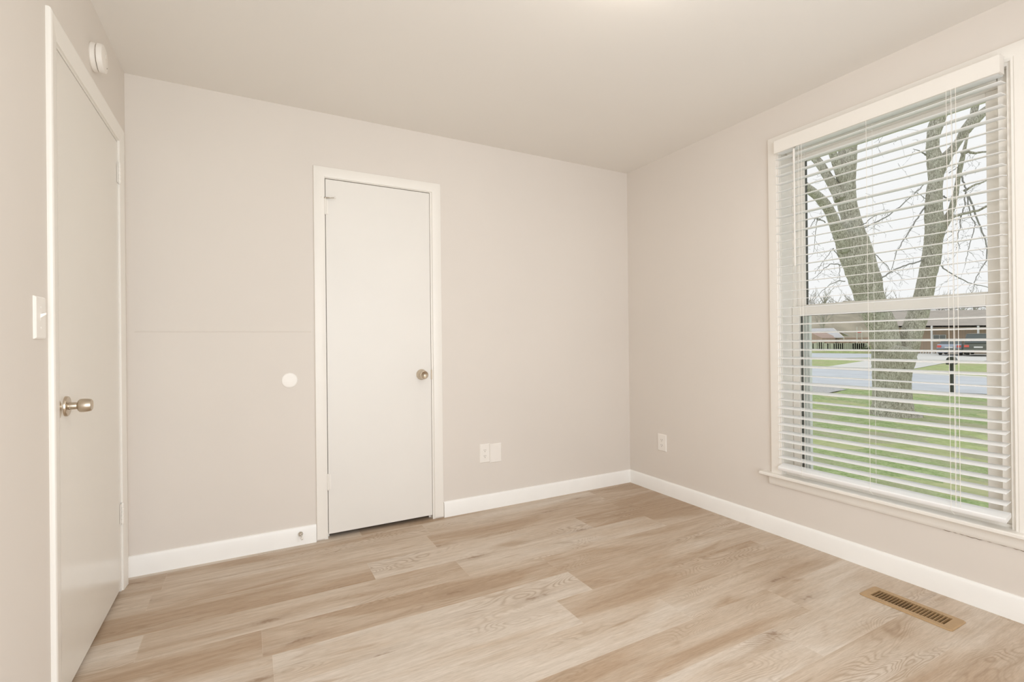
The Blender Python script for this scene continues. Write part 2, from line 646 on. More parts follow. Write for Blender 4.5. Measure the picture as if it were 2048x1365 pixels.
hall = MB()
hall.box(-3.95, -3.90, -1.3, 0.75, -0.08, H)
hall.box(-3.90, WL - T, -1.35, -1.30, -0.08, H)
hall.box(-3.90, WL - T, 0.12, 0.17, -0.08, H)
struct('wall_hallway', hall, M_HALL)
clo = MB()
clo.box(-2.9, -0.9, 0.65, 0.70, -0.08, H)
clo.box(-2.95, -2.9, T, 0.70, -0.08, H)
clo.box(-0.9, -0.85, T, 0.70, -0.08, H)
struct('wall_closet', clo, M_HALL)


# ------------------------------------------------------------------ baseboards
def baseboard(name, a, b, face):
    """profile run from a to b along the wall; face(s, t, z) -> point"""
    prof = [(0, 0), (0.015, 0), (0.015, 0.068), (0.013, 0.076), (0.0125, 0.084), (0.010, 0.092), (0.006, 0.097), (0, 0.098)]
    mb = MB()
    mb.loft([[face(a, t, z) for t, z in prof], [face(b, t, z) for t, z in prof]])
    return struct(name, mb, M_BASE, smooth=35)


fb = lambda s, t, z: (s, -t, z)
fl_ = lambda s, t, z: (WL + t, s, z)
fr_ = lambda s, t, z: (-t, s, z)
baseboard('baseboard_back', -1.560, 0.0, fb)['label'] = 'white baseboard between closet and window corner'
baseboard('baseboard_back.001', WL, -2.322, fb)['label'] = 'white baseboard between entry door and closet'
baseboard('baseboard_right', YR, -0.0005, fr_)['label'] = 'white baseboard under the window wall'
baseboard('baseboard_left', YR, -1.043, fl_)['label'] = 'white baseboard beside the entry door'
baseboard('baseboard_rear', WL, 0.0, lambda s, t, z: (s, YR + t, z))


# ------------------------------------------------------------------ mitred casings
def casing(parent, a0, a1, ztop, z0, prof, face, mat, names=('side_casing', 'head_casing')):
    """prof: (distance outward, thickness); face(a, z, t)"""
    for s, a in ((-1, a0), (1, a1)):
        mb = MB()
        mb.loft([[face(a + s * d, z0, t) for d, t in prof], [face(a + s * d, ztop + d, t) for d, t in prof]])
        obj(names[0], mb, mat, parent, smooth=30)
    mb = MB()
    mb.loft([[face(a0 - d, ztop + d, t) for d, t in prof], [face(a1 + d, ztop + d, t) for d, t in prof]])
    obj(names[1], mb, mat, parent, smooth=30)


def hinge(parent, org, axis_n, along, h=0.089, mat=M_TRIM):
    """butt hinge: two leaves flat on door and frame plus a knuckle; axis_n points into the room, along runs from frame to door"""
    o, n, a = Vector(org), Vector(axis_n), Vector(along)
    z = Vector((0, 0, 1))
    mb = MB()
    # knuckle in five barrels with fine gaps
    for k in range(5):
        z0 = k * h / 5 + 0.0008
        z1 = (k + 1) * h / 5 - 0.0008
        mb.lathe(o + n * 0.006, z, [(z0, 0.0), (z0, 0.0058), (z0 + 0.0006, 0.0064), (z1 - 0.0006, 0.0064), (z1, 0.0058), (z1, 0.0)], 18)
    hg = obj('hinge', mb, mat, parent, smooth=40)
    for s in (-1, 1):
        l = MB()
        p = o + a * (s * 0.0065)
        q = a * (s * 0.010)
        l.prism([p, p + q, p + q + n * 0.0026, p + n * 0.0026], z * h)
        obj('leaf', l, mat, hg)
    pn = MB()
    pn.lathe(o + n * 0.006, z, [(-0.004, 0.0), (-0.004, 0.004), (0.0, 0.0052), (h, 0.0052), (h + 0.004, 0.0045), (h + 0.005, 0.0)], 16)
    obj('hinge_pin', pn, mat, hg, smooth=40)
    return hg


# ------------------------------------------------------------------ entry door on the left wall
fL = lambda a, z, t: (WL + t, a, z)
d1 = thing('door_1', 'cream flush entry door with nickel knob', 'door', (WL, -0.56, 0), kind='structure')
slab = MB().box(WL - 0.036, WL - 0.001, D1[0] + 0.003, D1[1] - 0.0025, 0.014, D1[2] - 0.003)
obj('slab', slab, M_DOORL, d1, bevel=0.0015)
jb = MB()
jb.box(WL - T, WL + 0.0003, D1[0] - 0.022, D1[0], 0, D1[2] + 0.012)
jb.box(WL - T, WL + 0.0003, D1[1], D1[1] + 0.012, 0, D1[2] + 0.012)
jb.box(WL - T, WL + 0.0003, D1[0] + 0.0001, D1[1] - 0.0001, D1[2], D1[2] + 0.012)
jb.box(WL - 0.052, WL - 0.037, D1[0], D1[0] + 0.012, 0, D1[2])
jb.box(WL - 0.052, WL - 0.037, D1[1] - 0.012, D1[1], 0, D1[2])
jb.box(WL - 0.052, WL - 0.037, D1[0], D1[1], D1[2] - 0.012, D1[2])
obj('jamb', jb, M_TRIM, d1)
RANCH = [(0, 0), (0, 0.0065), (0.004, 0.008), (0.026, 0.0098), (0.050, 0.0126), (0.058, 0.0140), (0.0625, 0.0136), (0.066, 0.0118), (0.0678, 0.0085), (0.068, 0.004), (0.068, 0)]
casing(d1, D1[0] - 0.018, D1[1] + 0.008, 2.0575, 0.0, RANCH, fL, M_TRIM)
for z in (0.308, 1.862):
    hinge(d1, (WL, D1[1] + 0.002, z), (1, 0, 0), (0, -1, 0))


def knob_left():
    c = (WL - 0.001, -0.8975, 0.924)
    kb = MB()
    kb.lathe(c, (1, 0, 0), [(0.006, 0.0), (0.006, 0.0125), (0.012, 0.0118), (0.027, 0.0112), (0.029, 0.0105), (0.0305, 0.0125), (0.032, 0.017), (0.035, 0.0205), (0.039, 0.0218),
                            (0.048, 0.0220), (0.056, 0.0212), (0.063, 0.0196), (0.0655, 0.0185), (0.0665, 0.0165), (0.0662, 0.0155), (0.0650, 0.0140), (0.0648, 0.0)], 48)
    k = obj('door_knob', kb, M_NICKEL, d1, smooth=38)
    k['label'] = 'satin nickel knob'
    r = MB()
    r.lathe(c, (1, 0, 0), [(0.0, 0.0), (0.0, 0.0325), (0.004, 0.0325), (0.0075, 0.0305), (0.009, 0.026), (0.0095, 0.014), (0.0095, 0.0)], 48)
    obj('rosette', r, M_NICKEL, k, smooth=38)
    pin = MB()
    pin.lathe((c[0] + 0.0125, c[1] - 0.009, c[2] - 0.006), (0, -1, -0.5), [(0, 0), (0, 0.0016), (0.004, 0.0014), (0.0044, 0)], 12)
    obj('set_pin', pin, M_STEEL, k)
    st = MB()                                                       # rounded strike lip at the edge of the frame
    cz, cy = 0.921, D1[0] - 0.001
    pts = [(WL + 0.0005, cy, cz - 0.027)] + [(WL + 0.0005, cy + 0.021 * math.cos(a), cz + 0.027 * math.sin(a)) for a in [math.radians(-80 + 160 * i / 16) for i in range(17)]] + [(WL + 0.0005, cy, cz + 0.027)]
    st.prism(pts, (0.0022, 0, 0))
    s_ = obj('strike_plate', st, M_NICKEL, d1, bevel=0.0008)
    s_['label'] = 'half round nickel strike plate'


knob_left()

# ------------------------------------------------------------------ closet door on the back wall
fB = lambda a, z, t: (a, -t, z)
d2 = thing('door_2', 'narrow white flush closet door with nickel knob', 'door', (-1.945, 0, 0), kind='structure')
obj('slab', MB().box(D2[0] + 0.0036, D2[1] - 0.0022, 0.001, 0.036, 0.026, D2[2] - 0.0045), M_DOOR, d2, bevel=0.0015)
jb = MB()
jb.box(D2[0] - 0.0178, D2[0], -0.0003, T, 0.0, D2[2] + 0.0178)
jb.box(D2[1], D2[1] + 0.0178, -0.0003, T, 0.0, D2[2] + 0.0178)
jb.box(D2[0] + 0.0001, D2[1] - 0.0001, -0.0003, T, D2[2], D2[2] + 0.018)
jb.box(D2[0], D2[0] + 0.012, 0.040, 0.055, 0, D2[2])
jb.box(D2[1] - 0.012, D2[1], 0.040, 0.055, 0, D2[2])
jb.box(D2[0], D2[1], 0.040, 0.055, D2[2] - 0.012, D2[2])
obj('jamb', jb, M_TRIM, d2)
FLAT = [(0, 0), (0, 0.0085), (0.002, 0.0095), (0.052, 0.0125), (0.0562, 0.0115), (0.0575, 0.009), (0.0575, 0)]
casing(d2, D2[0] - 0.0045, D2[1] + 0.0115, D2[2] + 0.004, 0.010, FLAT, fB, M_TRIM)
h_low = hinge(d2, (D2[0] + 0.001, 0, 0.283), (0, -1, 0), (1, 0, 0), 0.086)
h_up = hinge(d2, (D2[0] + 0.001, 0, 1.861), (0, -1, 0), (1, 0, 0), 0.086)
st = MB()                                                           # hinge pin door stop on the upper closet hinge
hx, hz = D2[0] + 0.001, 1.953
st.lathe((hx, -0.006, hz - 0.004), (0, 0, 1), [(0, 0), (0, 0.008), (0.003, 0.008), (0.003, 0)], 18)
st.prism([(hx - 0.024, -0.004, hz), (hx + 0.022, -0.018, hz), (hx + 0.024, -0.010, hz), (hx - 0.020, 0.0, hz)], (0, 0, 0.003))
st.tube([(hx + 0.002, -0.010, hz - 0.002), (hx + 0.020, -0.022, hz - 0.004), (hx + 0.046, -0.030, hz - 0.001)], 0.0022, 10)
ps = obj('pin_stop', st, M_STEEL, h_up, smooth=40)
ps['label'] = 'small steel hinge pin door stop'
tp = MB()
tp.lathe((hx + 0.046, -0.030, hz - 0.001), (0.95, -0.3, 0.1), [(0, 0), (0, 0.006), (0.004, 0.0065), (0.008, 0.005), (0.008, 0)], 16)
tp.lathe((hx - 0.022, -0.006, hz), (-0.6, -0.8, 0), [(-0.002, 0), (-0.002, 0.005), (0.004, 0.005), (0.004, 0)], 14)
obj('bumper', tp, M_RUBBER, h_up, smooth=40)


def knob_closet():
    c = (-1.697, 0.001, 0.918)
    kb = MB()
    kb.lathe(c, (0, -1, 0), [(0.008, 0), (0.008, 0.018), (0.030, 0.017), (0.034, 0.022), (0.041, 0.0250), (0.053, 0.0258), (0.060, 0.0248), (0.0630, 0.0232), (0.0635, 0.0220),
                             (0.0615, 0.0190), (0.056, 0.010), (0.0530, 0.0025), (0.0530, 0.0)], 48)
    k = obj('door_knob', kb, M_NICKEL, d2, smooth=38)
    k['label'] = 'satin nickel knob with a dished face'
    r = MB()
    r.lathe(c, (0, -1, 0), [(0, 0), (0, 0.0335), (0.004, 0.0335), (0.010, 0.0318), (0.025, 0.0262), (0.030, 0.0228), (0.031, 0.018), (0.031, 0)], 48)
    obj('rosette', r, M_NICKEL, k, smooth=38)
    lt = MB().box(D2[1] - 0.0045, D2[1] + 0.004, -0.0012, 0.02, 0.885, 0.945)
    obj('latch_plate', lt, M_NICKEL, d2)


knob_closet()


# ------------------------------------------------------------------ window on the right wall
y0, y1, z0, z1 = WIN
w1 = thing('window_1', 'white double hung window behind the open blind', 'window', (0, (y0 + y1) / 2, z0), kind='structure')
fR = lambda a, z, t: (-t, a, z)
WCAS = [(0, 0), (0, 0.010), (0.003, 0.0125), (0.010, 0.0125), (0.013, 0.015), (0.055, 0.018), (0.0605, 0.0165), (0.062, 0.013), (0.062, 0)]
casing(w1, y0, y1, 2.200, 0.352, WCAS, fR, M_TRIM)
jb = MB()
jb.box(-0.0005, 0.162, y0 - 0.0005, y0 + 0.012, z0, z1)
jb.box(-0.0005, 0.162, y1 - 0.004, y1 + 0.0005, z0, z1)
jb.box(-0.0005, 0.162, y0 + 0.0121, y1 - 0.0041, z1 - 0.012, z1 + 0.0005)
jb.box(0.0205, 0.17, y0 + 0.0121, y1 - 0.0041, z0, z0 + 0.02)
obj('jamb', jb, M_VINYL, w1)
# vinyl frame flange
fm = MB()
fm.box(0.030, 0.0849, y0 + 0.0122, y0 + 0.048, z0 + 0.0202, z1 - 0.0122)
fm.box(0.085, 0.135, y0 + 0.0123, y0 + 0.052, z0 + 0.02, z1 - 0.012)
fm.box(0.100, 0.150, y1 - 0.020, y1 - 0.004, z0 + 0.02, z1 - 0.012)
fm.box(0.0302, 0.1495, y0 + 0.0525, y1 - 0.0205, z1 - 0.045, z1 - 0.0122)
obj('window_frame', fm, M_VINYL, w1, bevel=0.002)


def sash(name, x0, x1, gy0, gy1, gz0, gz1, sy0, sy1, sz0, sz1, gk=0.004):
    f = MB()
    f.box(x0, x1, sy0, gy0, sz0, sz1)
    f.box(x0, x1, gy1, sy1, sz0, sz1)
    f.box(x0, x1, gy0, gy1, sz0, gz0)
    f.box(x0, x1, gy0, gy1, gz1, sz1)
    s_ = obj(name, f, M_VINYL, w1, bevel=0.003)
    xm = (x0 + x1) / 2
    g = MB().box(xm - 0.002, xm + 0.002, gy0 + 0.001, gy1 - 0.001, gz0 + 0.001, gz1 - 0.001)
    obj('glass_pane', g, M_GLASS, s_)
    k = MB()
    e = 0.004
    k.box(xm - 0.006, xm - 0.0025, gy0, gy0 + 0.0012, gz0, gz1)
    k.box(xm - 0.006, xm - 0.0025, gy1 - gk, gy1, gz0, gz1)  # dark strip widened to paint in the shadow gap beside the seal
    if name == 'lower_sash':
        k.box(xm - 0.006, xm - 0.0025, gy0, gy1, gz1 - e, gz1)
    obj('gasket_gap', k, M_GASKET_GAP, s_)


sash('lower_sash', 0.088, 0.116, -2.101, -1.308, 0.388, 1.247, y0 + 0.052, y1 - 0.006, z0 + 0.02, 1.300, 0.017)
sash('upper_sash', 0.118, 0.146, -2.099, -1.328, 1.308, 2.120, y0 + 0.052, y1 - 0.020, 1.255, z1 - 0.045, 0.010)
ex = MB()                                                       # outside track of the screen, seen through the glass
ex.box(0.155, 0.185, -1.322, -1.262, z0, 1.26)
ex.box(0.150, 0.170, -1.328, -1.3225, z0, 1.26)
obj('screen_track', ex, M_SCREEN, w1, bevel=0.003)
sl = MB()
sl.prism([(-0.046, 0, 0.335), (-0.050, 0, 0.339), (-0.050, 0, 0.349), (-0.046, 0, 0.353), (0.02, 0, 0.353), (0.02, 0, 0.335)], (0, 1.125 + 0.046, 0))
for i in range(len(sl.v)):
    sl.v[i] = (sl.v[i][0], sl.v[i][1] + (y0 - 0.105), sl.v[i][2])
obj('window_sill', sl, M_TRIM, w1, smooth=30)
apn = MB()
apn.loft([[(-t, yy, z) for t, z in ((0, 0.283), (0.008, 0.283), (0.013, 0.289), (0.015, 0.300), (0.015, 0.335), (0, 0.335))] for yy in (y0 - 0.075, y1 + 0.078)])
obj('apron', apn, M_TRIM, w1, smooth=30)

# cracked caulk line under the apron
ck = MB()
rc = random.Random(3)
pts = [(-0.0004, -1.186 - 0.011 * i, 0.2824 - (rc.uniform(0.0, 0.0045) if i > 72 else rc.uniform(0, 0.0004))) for i in range(100)]
ck.tube(pts, [0.0009 if i < 72 else 0.0011 for i in range(100)], 6)
obj('caulk_crack', ck, M_CRACK, w1)


# ------------------------------------------------------------------ the blind
BY0, BY1 = -2.199, -1.268
bl = thing('window_blind', 'white two inch slat blind lowered with open slats', 'blind', (-0.03, -1.73, 0.39))
va = MB()
vp = [(-0.060, 2.150), (-0.0625, 2.153), (-0.0625, 2.218), (-0.060, 2.222), (-0.050, 2.222), (-0.050, 2.150)]
va.prism([(x, BY0, z) for x, z in vp], (0, BY1 - BY0, 0))
va.box(-0.0498, -0.019, BY0 + 0.0003, BY0 + 0.008, 2.1503, 2.2215)
va.box(-0.0498, -0.019, BY1 - 0.008, BY1 - 0.0003, 2.1503, 2.2215)
obj('valance', va, M_TRIM, bl)
obj('headrail', MB().box(-0.046, 0.004, BY0 + 0.010, BY1 - 0.006, 2.152, 2.196), M_BLIND, bl, bevel=0.002)
ZT, ZB, NS = 2.116, 0.4548, 37
TW = {4: .12, 5: .10, 6: .09, 7: -.04, 8: .07, 9: -.03, 10: .07, 11: .04, 12: .03, 14: .02, 18: .03, 20: .03, 22: .04, 24: .05, 25: .05, 26: -.09, 27: .08, 28: .09, 29: -.05, 30: .07, 31: .05,
      32: .06, 33: .06, 34: .04, 35: .05, 36: .05}
XC = -0.030
prof = []
for s in (-1, 1):
    pass
for i in range(NS):
    zf = ZT - (ZT - ZB) * i / (NS - 1)
    slope = 0.072 + TW.get(i, 0.0) + (0.04 if i > 18 else 0.0)
    # slope: rise per metre towards the outside
    a = math.atan(slope)
    ca, sa = math.cos(a), math.sin(a)
    hw, ht = 0.0252, 0.0014
    loc = [(-hw, -ht * .4), (-hw + 0.0012, -ht), (hw - 0.0012, -ht), (hw, -ht * .4), (hw, ht * .4), (hw - 0.0012, ht), (-hw + 0.0012, ht), (-hw, ht * .4)]
    zc = zf + hw * sa
    pts = [(XC + p * ca - q * sa, BY0 + 0.0, zc + p * sa + q * ca) for p, q in loc]
    mb = MB().prism(pts, (0, BY1 - BY0, 0))
    obj('slat', mb, M_BLIND, bl, smooth=50)
br_ = MB()
bp = [(-0.055, 0.386), (-0.0575, 0.389), (-0.059, 0.402), (-0.0565, 0.4065), (-0.010, 0.4205), (-0.006, 0.418), (-0.004, 0.404), (-0.007, 0.400)]
br_.prism([(x, BY0, z) for x, z in bp], (0, BY1 - BY0, 0))
obj('bottom_rail', br_, M_BLIND, bl, smooth=35)
for yc in (-1.402, -1.727, -2.030):
    cd = MB()
    cd.tube([(-0.0572, yc, 2.150), (-0.0572, yc, 0.404)], 0.0009, 6)
    cd.tube([(-0.0035, yc, 2.150), (-0.0035, yc, 0.404)], 0.0009, 6)
    for i in range(NS):
        zf = ZT - (ZT - ZB) * i / (NS - 1)
        cd.tube([(-0.0572, yc, zf - 0.002), (-0.0035, yc, zf - 0.002)], 0.0006, 4)
    obj('ladder_cord', cd, M_CORD, bl)
    tl = MB()
    tl.tube([(-0.0590, yc, 0.404), (-0.0600, yc + 0.003, 0.392), (-0.0605, yc - 0.006, 0.383), (-0.0600, yc - 0.014, 0.374)], 0.0009, 6)
    obj('cord_tail', tl, M_CORD, bl)
for yc, zb in ((-1.420, 0.41), (-2.047, 0.41), (-2.062, 0.41)):
    obj('lift_cord', MB().tube([(-0.0600, yc, 2.150), (-0.0602, yc, 1.2), (-0.0600, yc, zb)], 0.0010, 6), M_CORD, bl)
wd = MB()
wd.lathe((-0.066, -1.383, 2.138), (0, 0, -1), [(0, 0), (0, 0.0030), (0.005, 0.0052), (0.03, 0.0052), (0.075, 0.0050), (0.078, 0.0036), (0.62, 0.0036), (0.630, 0.0030), (0.630, 0)], 12)
obj('tilt_wand', wd, M_PLASTIC, bl, smooth=40)
cp = MB()
cp.tube([(-0.066, -1.383, 2.136), (-0.060, -1.383, 2.146), (-0.048, -1.383, 2.150)], 0.0016, 8)
obj('wand_hook', cp, M_STEEL, bl)


# ------------------------------------------------------------------ wall plates and small fittings
def plate_pts(face, a0, a1, z0, z1, t, e=0.004):
    mb = MB()
    r0 = [face(a0, z0, 0), face(a1, z0, 0), face(a1, z1, 0), face(a0, z1, 0)]
    r1 = [face(a0, z0, t * .45), face(a1, z0, t * .45), face(a1, z1, t * .45), face(a0, z1, t * .45)]
    r2 = [face(a0 + e, z0 + e, t), face(a1 - e, z0 + e, t), face(a1 - e, z1 - e, t), face(a0 + e, z1 - e, t)]
    return mb.loft([r0, r1, r2])


def screw(face, a, z, t, parent):
    n = Vector(face(a, z, t + 0.001)) - Vector(face(a, z, t))
    mb = MB().lathe(face(a, z, t), n, [(-0.0005, 0), (-0.0005, 0.0032), (0.0006, 0.0030), (0.0011, 0.0018), (0.0012, 0)], 16)
    obj('screw', mb, M_PLASTIC, parent, smooth=40)


def outlet(label, face, ac, zc, w, h, loc):
    o = thing('wall_outlet', label, 'outlet', loc)
    obj('cover_plate', plate_pts(face, ac - w / 2, ac + w / 2, zc - h / 2, zc + h / 2, 0.006), M_PLASTIC, o)
    for s in (-1, 1):
        c = zc + s * 0.0195
        pts = []
        for k in range(24):
            an = 2 * math.pi * k / 24
            pts.append((ac + 0.0168 * math.cos(an), c + max(-0.0125, min(0.0125, 0.0168 * math.sin(an)))))
        mb = MB().loft([[face(p, q, 0.0055) for p, q in pts], [face(p, q, 0.0072) for p, q in pts]])
        rc_ = obj('receptacle', mb, M_PLASTIC, o, smooth=40)
        for da, hh in ((-0.0063, 0.0085), (0.0063, 0.0070)):
            q = MB()
            a_, b_ = ac + da, c + 0.003
            q.loft([[face(a_ + x, b_ + y, tt) for x, y in ((-0.0011, -hh / 2), (0.0011, -hh / 2), (0.0011, hh / 2), (-0.0011, hh / 2))] for tt in (0.006, 0.00735)])
            obj('slot', q, M_SLOT, rc_)
        n = Vector(face(ac, c, 1)) - Vector(face(ac, c, 0))
        obj('ground_hole', MB().lathe(face(ac, c - 0.0075, 0.006), n, [(0, 0), (0, 0.0024), (0.00135, 0.0024), (0.00135, 0)], 14), M_SLOT, rc_)
    screw(face, ac, zc, 0.006, o)
    return o


outlet('white duplex outlet beside the blank plate', fB, -1.268, 0.374, 0.073, 0.124, (-1.268, 0, 0.374))
outlet('white duplex outlet on the window wall near the corner', fR, -0.345, 0.370, 0.084, 0.122, (0, -0.345, 0.370))
bp_ = thing('blank_wall_plate', 'white blank cover plate with no sockets, beside the duplex outlet', 'wall plate', (-1.185, 0, 0.368))
obj('cover_plate', plate_pts(fB, -1.2285, -1.1435, 0.305, 0.431, 0.007), M_PLASTIC, bp_)
for s in (-1, 1):
    screw(fB, -1.186, 0.368 + s * 0.042, 0.007, bp_)

sw = thing('light_switch', 'white toggle light switch beside the entry door frame', 'light switch', (WL, -1.127, 1.200))
obj('cover_plate', plate_pts(fL, -1.166, -1.089, 1.139, 1.258, 0.0065, 0.0038), M_PLASTIC, sw)
tg = MB()
tg.loft([[fL(-1.128 + a, 1.203 + z, 0.006) for a, z in ((-0.005, -0.006), (0.005, -0.006), (0.005, 0.006), (-0.005, 0.006))],
         [fL(-1.128 + a, 1.210 + z, 0.018) for a, z in ((-0.0032, -0.003), (0.0032, -0.003), (0.0032, 0.003), (-0.0032, 0.003))]])
obj('toggle', tg, M_PLASTIC, sw, bevel=0.001)
obj('toggle_slot', MB().loft([[fL(-1.128 + a, z, t) for a, z in ((-0.0055, 1.190), (0.0055, 1.190), (0.0055, 1.213), (-0.0055, 1.213))] for t in (0.0060, 0.0070)]), M_PLASTIC, sw)
for z in (1.170, 1.228):
    screw(fL, -1.128, z, 0.0065, sw)

sd = thing('smoke_detector', 'round white smoke detector mounted high above the entry door', 'smoke detector', (WL, -0.560, 2.225))
SDC = (WL, -0.560, 2.228)
obj('mounting_base', MB().lathe(SDC, (1, 0, 0), [(0, 0), (0, 0.050), (0.004, 0.053), (0.016, 0.052), (0.0185, 0.049), (0.0185, 0)], 48), M_DETECT, sd, smooth=38)
obj('cover', MB().lathe(SDC, (1, 0, 0), [(0.0205, 0), (0.0205, 0.050), (0.022, 0.0535), (0.034, 0.0530), (0.0385, 0.0505), (0.040, 0.046), (0.0405, 0)], 48), M_DETECT, sd, smooth=38)
obj('test_button', MB().lathe((WL + 0.0405, -0.548, 2.243), (1, 0, 0), [(-0.001, 0), (-0.001, 0.009), (0.001, 0.0085), (0.001, 0)], 24), M_DETECT, sd, smooth=38)
obj('indicator', MB().lathe((WL + 0.0405, -0.535, 2.205), (1, 0, 0), [(-0.001, 0), (-0.001, 0.002), (0.0006, 0.002), (0.0006, 0)], 12), M_SLOT, sd)

wp = obj('wall_bumper', MB().lathe((-2.4515, 0, 0.9165), (0, -1, 0), [(0, 0), (0, 0.0415), (0.003, 0.0412), (0.0045, 0.039), (0.005, 0.034), (0.005, 0)], 56), M_PLASTIC, smooth=38)
tag(wp, 'round white wall bumper disc beside the closet door', 'wall bumper')

ds = thing('door_stop', 'small nickel door stop with white rubber tip on the baseboard', 'door stop', (-2.405, -0.015, 0.062))
c = (-2.405, -0.015, 0.062)
ax = (0.05, -1, -0.10)
obj('stop_base', MB().lathe(c, ax, [(-0.001, 0), (-0.001, 0.0135), (0.003, 0.0135), (0.007, 0.0115), (0.014, 0.0070), (0.016, 0)], 28), M_STEEL, ds, smooth=40)
obj('stop_shaft', MB().lathe(c, ax, [(0.010, 0), (0.010, 0.0040), (0.058, 0.0040), (0.058, 0)], 16), M_STEEL, ds, smooth=40)
tip = obj('rubber_tip', MB().lathe(c, ax, [(0.052, 0), (0.052, 0.0062), (0.055, 0.0072), (0.066, 0.0068), (0.069, 0.0050), (0.069, 0)], 20), M_RUBBER, ds, smooth=40)
obj('tip_hole', MB().lathe((c[0] + 0.05 * 0.069, c[1] - 0.069, c[2] - 0.0069), ax, [(-0.001, 0), (-0.001, 0.0013), (0.0006, 0.0013), (0.0006, 0)], 10), M_SLOT, tip)


# ------------------------------------------------------------------ floor register
rg = thing('floor_register', 'tan metal floor register set in the planks under the window', 'floor vent', (-0.2525, -1.961, 0))
RX0_, RX1_, RY0_, RY1_ = -0.318, -0.187, -2.122, -1.800
ox0, ox1, oy0, oy1 = -0.291, -0.214, -2.088, -1.833


def ring_frame(mb, out, inn, z):
    def rr(x0, x1, y0, y1, rad, n=5):
        pts = []
        for cx, cy, a0 in ((x1 - rad, y1 - rad, 0), (x0 + rad, y1 - rad, 90), (x0 + rad, y0 + rad, 180), (x1 - rad, y0 + rad, 270)):
            for k in range(n):
                a = math.radians(a0 + 90 * k / (n - 1))
                pts.append((cx + rad * math.cos(a), cy + rad * math.sin(a)))
        return pts
    A = rr(*out, 0.012)
    B = rr(out[0] + 0.004, out[1] - 0.004, out[2] + 0.004, out[3] - 0.004, 0.009)
    Ci = rr(*inn, 0.002)
    rings = [[(x, y, 0.0003) for x, y in A], [(x, y, 0.0022) for x, y in A], [(x, y, 0.0050) for x, y in B], [(x, y, 0.0050) for x, y in Ci], [(x, y, -0.012) for x, y in Ci]]
    mb.loft(rings, cap=False)


fr = MB()
ring_frame(fr, (RX0_, RX1_, RY0_, RY1_), (ox0, ox1, oy0, oy1), 0.005)
obj('register_frame', fr, M_TANMETAL, rg, smooth=30)
NF = 21
step = (oy1 - oy0) / NF
for i in range(1, NF):
    yy = oy1 - i * step
    lean = 0.0030 if i < NF / 2 else -0.0020
    f = MB()
    f.prism([(ox0 - 0.001, yy - 0.0008, 0.0046), (ox0 - 0.001, yy + 0.0008, 0.0046), (ox0 - 0.001, yy + 0.0008 + lean * .6, -0.0075), (ox0 - 0.001, yy - 0.0008 + lean * .6, -0.0075)], (ox1 - ox0 + 0.002, 0, 0))
    obj('fin', f, M_TANMETAL, rg)
du = MB()
du.box(HOLE[0], HOLE[0] + 0.002, HOLE[2], HOLE[3], -0.075, -0.002)
du.box(HOLE[1] - 0.002, HOLE[1], HOLE[2], HOLE[3], -0.075, -0.002)
du.box(HOLE[0], HOLE[1], HOLE[2], HOLE[2] + 0.002, -0.075, -0.002)
du.box(HOLE[0], HOLE[1], HOLE[3] - 0.002, HOLE[3], -0.075, -0.002)
du.box(HOLE[0], HOLE[1], HOLE[2], HOLE[3], -0.077, -0.075)
obj('duct_box', du, M_DARK, rg)
dm = MB()
dm.prism([(ox0 + 0.002, oy1 - 0.002, -0.018), (ox0 + 0.002, (oy0 + oy1) / 2 + 0.01, -0.030), (ox0 + 0.002, (oy0 + oy1) / 2 + 0.01, -0.031), (ox0 + 0.002, oy1 - 0.002, -0.019)], (ox1 - ox0 - 0.004, 0, 0))
obj('damper', dm, M_RUST, rg)

# ------------------------------------------------------------------ ceiling lamp (above the picture)
lp = thing('ceiling_lamp', 'flush ceiling lamp with a glowing glass dome', 'ceiling lamp', LAMP_POS)
obj('lamp_pan', MB().lathe(LAMP_POS, (0, 0, -1), [(0, 0), (0, 0.150), (0.020, 0.155), (0.024, 0.150), (0.024, 0)], 40), M_STEEL, lp, smooth=38)
obj('glass_dome', MB().lathe(LAMP_POS, (0, 0, -1), [(0.020, 0.140), (0.030, 0.150), (0.050, 0.150), (0.070, 0.132), (0.085, 0.095), (0.092, 0.05), (0.094, 0.0)], 40), M_LAMP, lp, smooth=60)

# ------------------------------------------------------------------ OUTDOORS
GZ = -0.45


def U(px, py, depth):
    return CAM + (AX_W + AX_R * ((px - 1024) / F_PX) - AX_U * ((py - 682.5) / F_PX)) * depth


def G(px, py, gz=GZ):
    d = AX_W + AX_R * ((px - 1024) / F_PX) - AX_U * ((py - 682.5) / F_PX)
    return CAM + d * ((gz - CAM.z) / d.z)


def flat(name, pts, mat, z, label, thick=0.0, kind='structure'):
    mb = MB()
    P = [Vector((p[0], p[1], z)) for p in pts]
    if thick:
        mb.prism([(p.x, p.y, z - thick) for p in P], (0, 0, thick))
    else:
        mb.add(P, [tuple(range(len(P)))])
    o = obj(name, mb, mat)
    tag(o, label, None, kind=kind)
    return o


# near road edge and far road edge as straight lines fitted on the ground
HR = Vector((0, -1, 0))          # along the far house fronts
HW = Vector((1, 0, 0))           # away from the room


def at(px, py, d):
    v = AX_W + AX_R * ((px - 1024) / F_PX) - AX_U * ((py - 682.5) / F_PX)
    return CAM + v * ((d * 1.2 - CAM.x) / v.x)


def line(p, q, s):
    return p + (q - p) * s


nA, nB = G(1622, 771), G(1972, 789)
fA, fB_ = G(1623, 736.5), G(1972, 756.5)
ext = lambda a, b, lo, hi: (line(a, b, lo), line(a, b, hi))
n0, n1 = ext(nA, nB, -2.5, 3.5)
f0, f1 = ext(fA, fB_, -1.6, 2.4)
flat('ground', [(0.2, -60), (160, -60), (160, 220), (0.2, 220)], M_GRASS2, GZ - 0.006, 'pale winter lawn beyond the road')
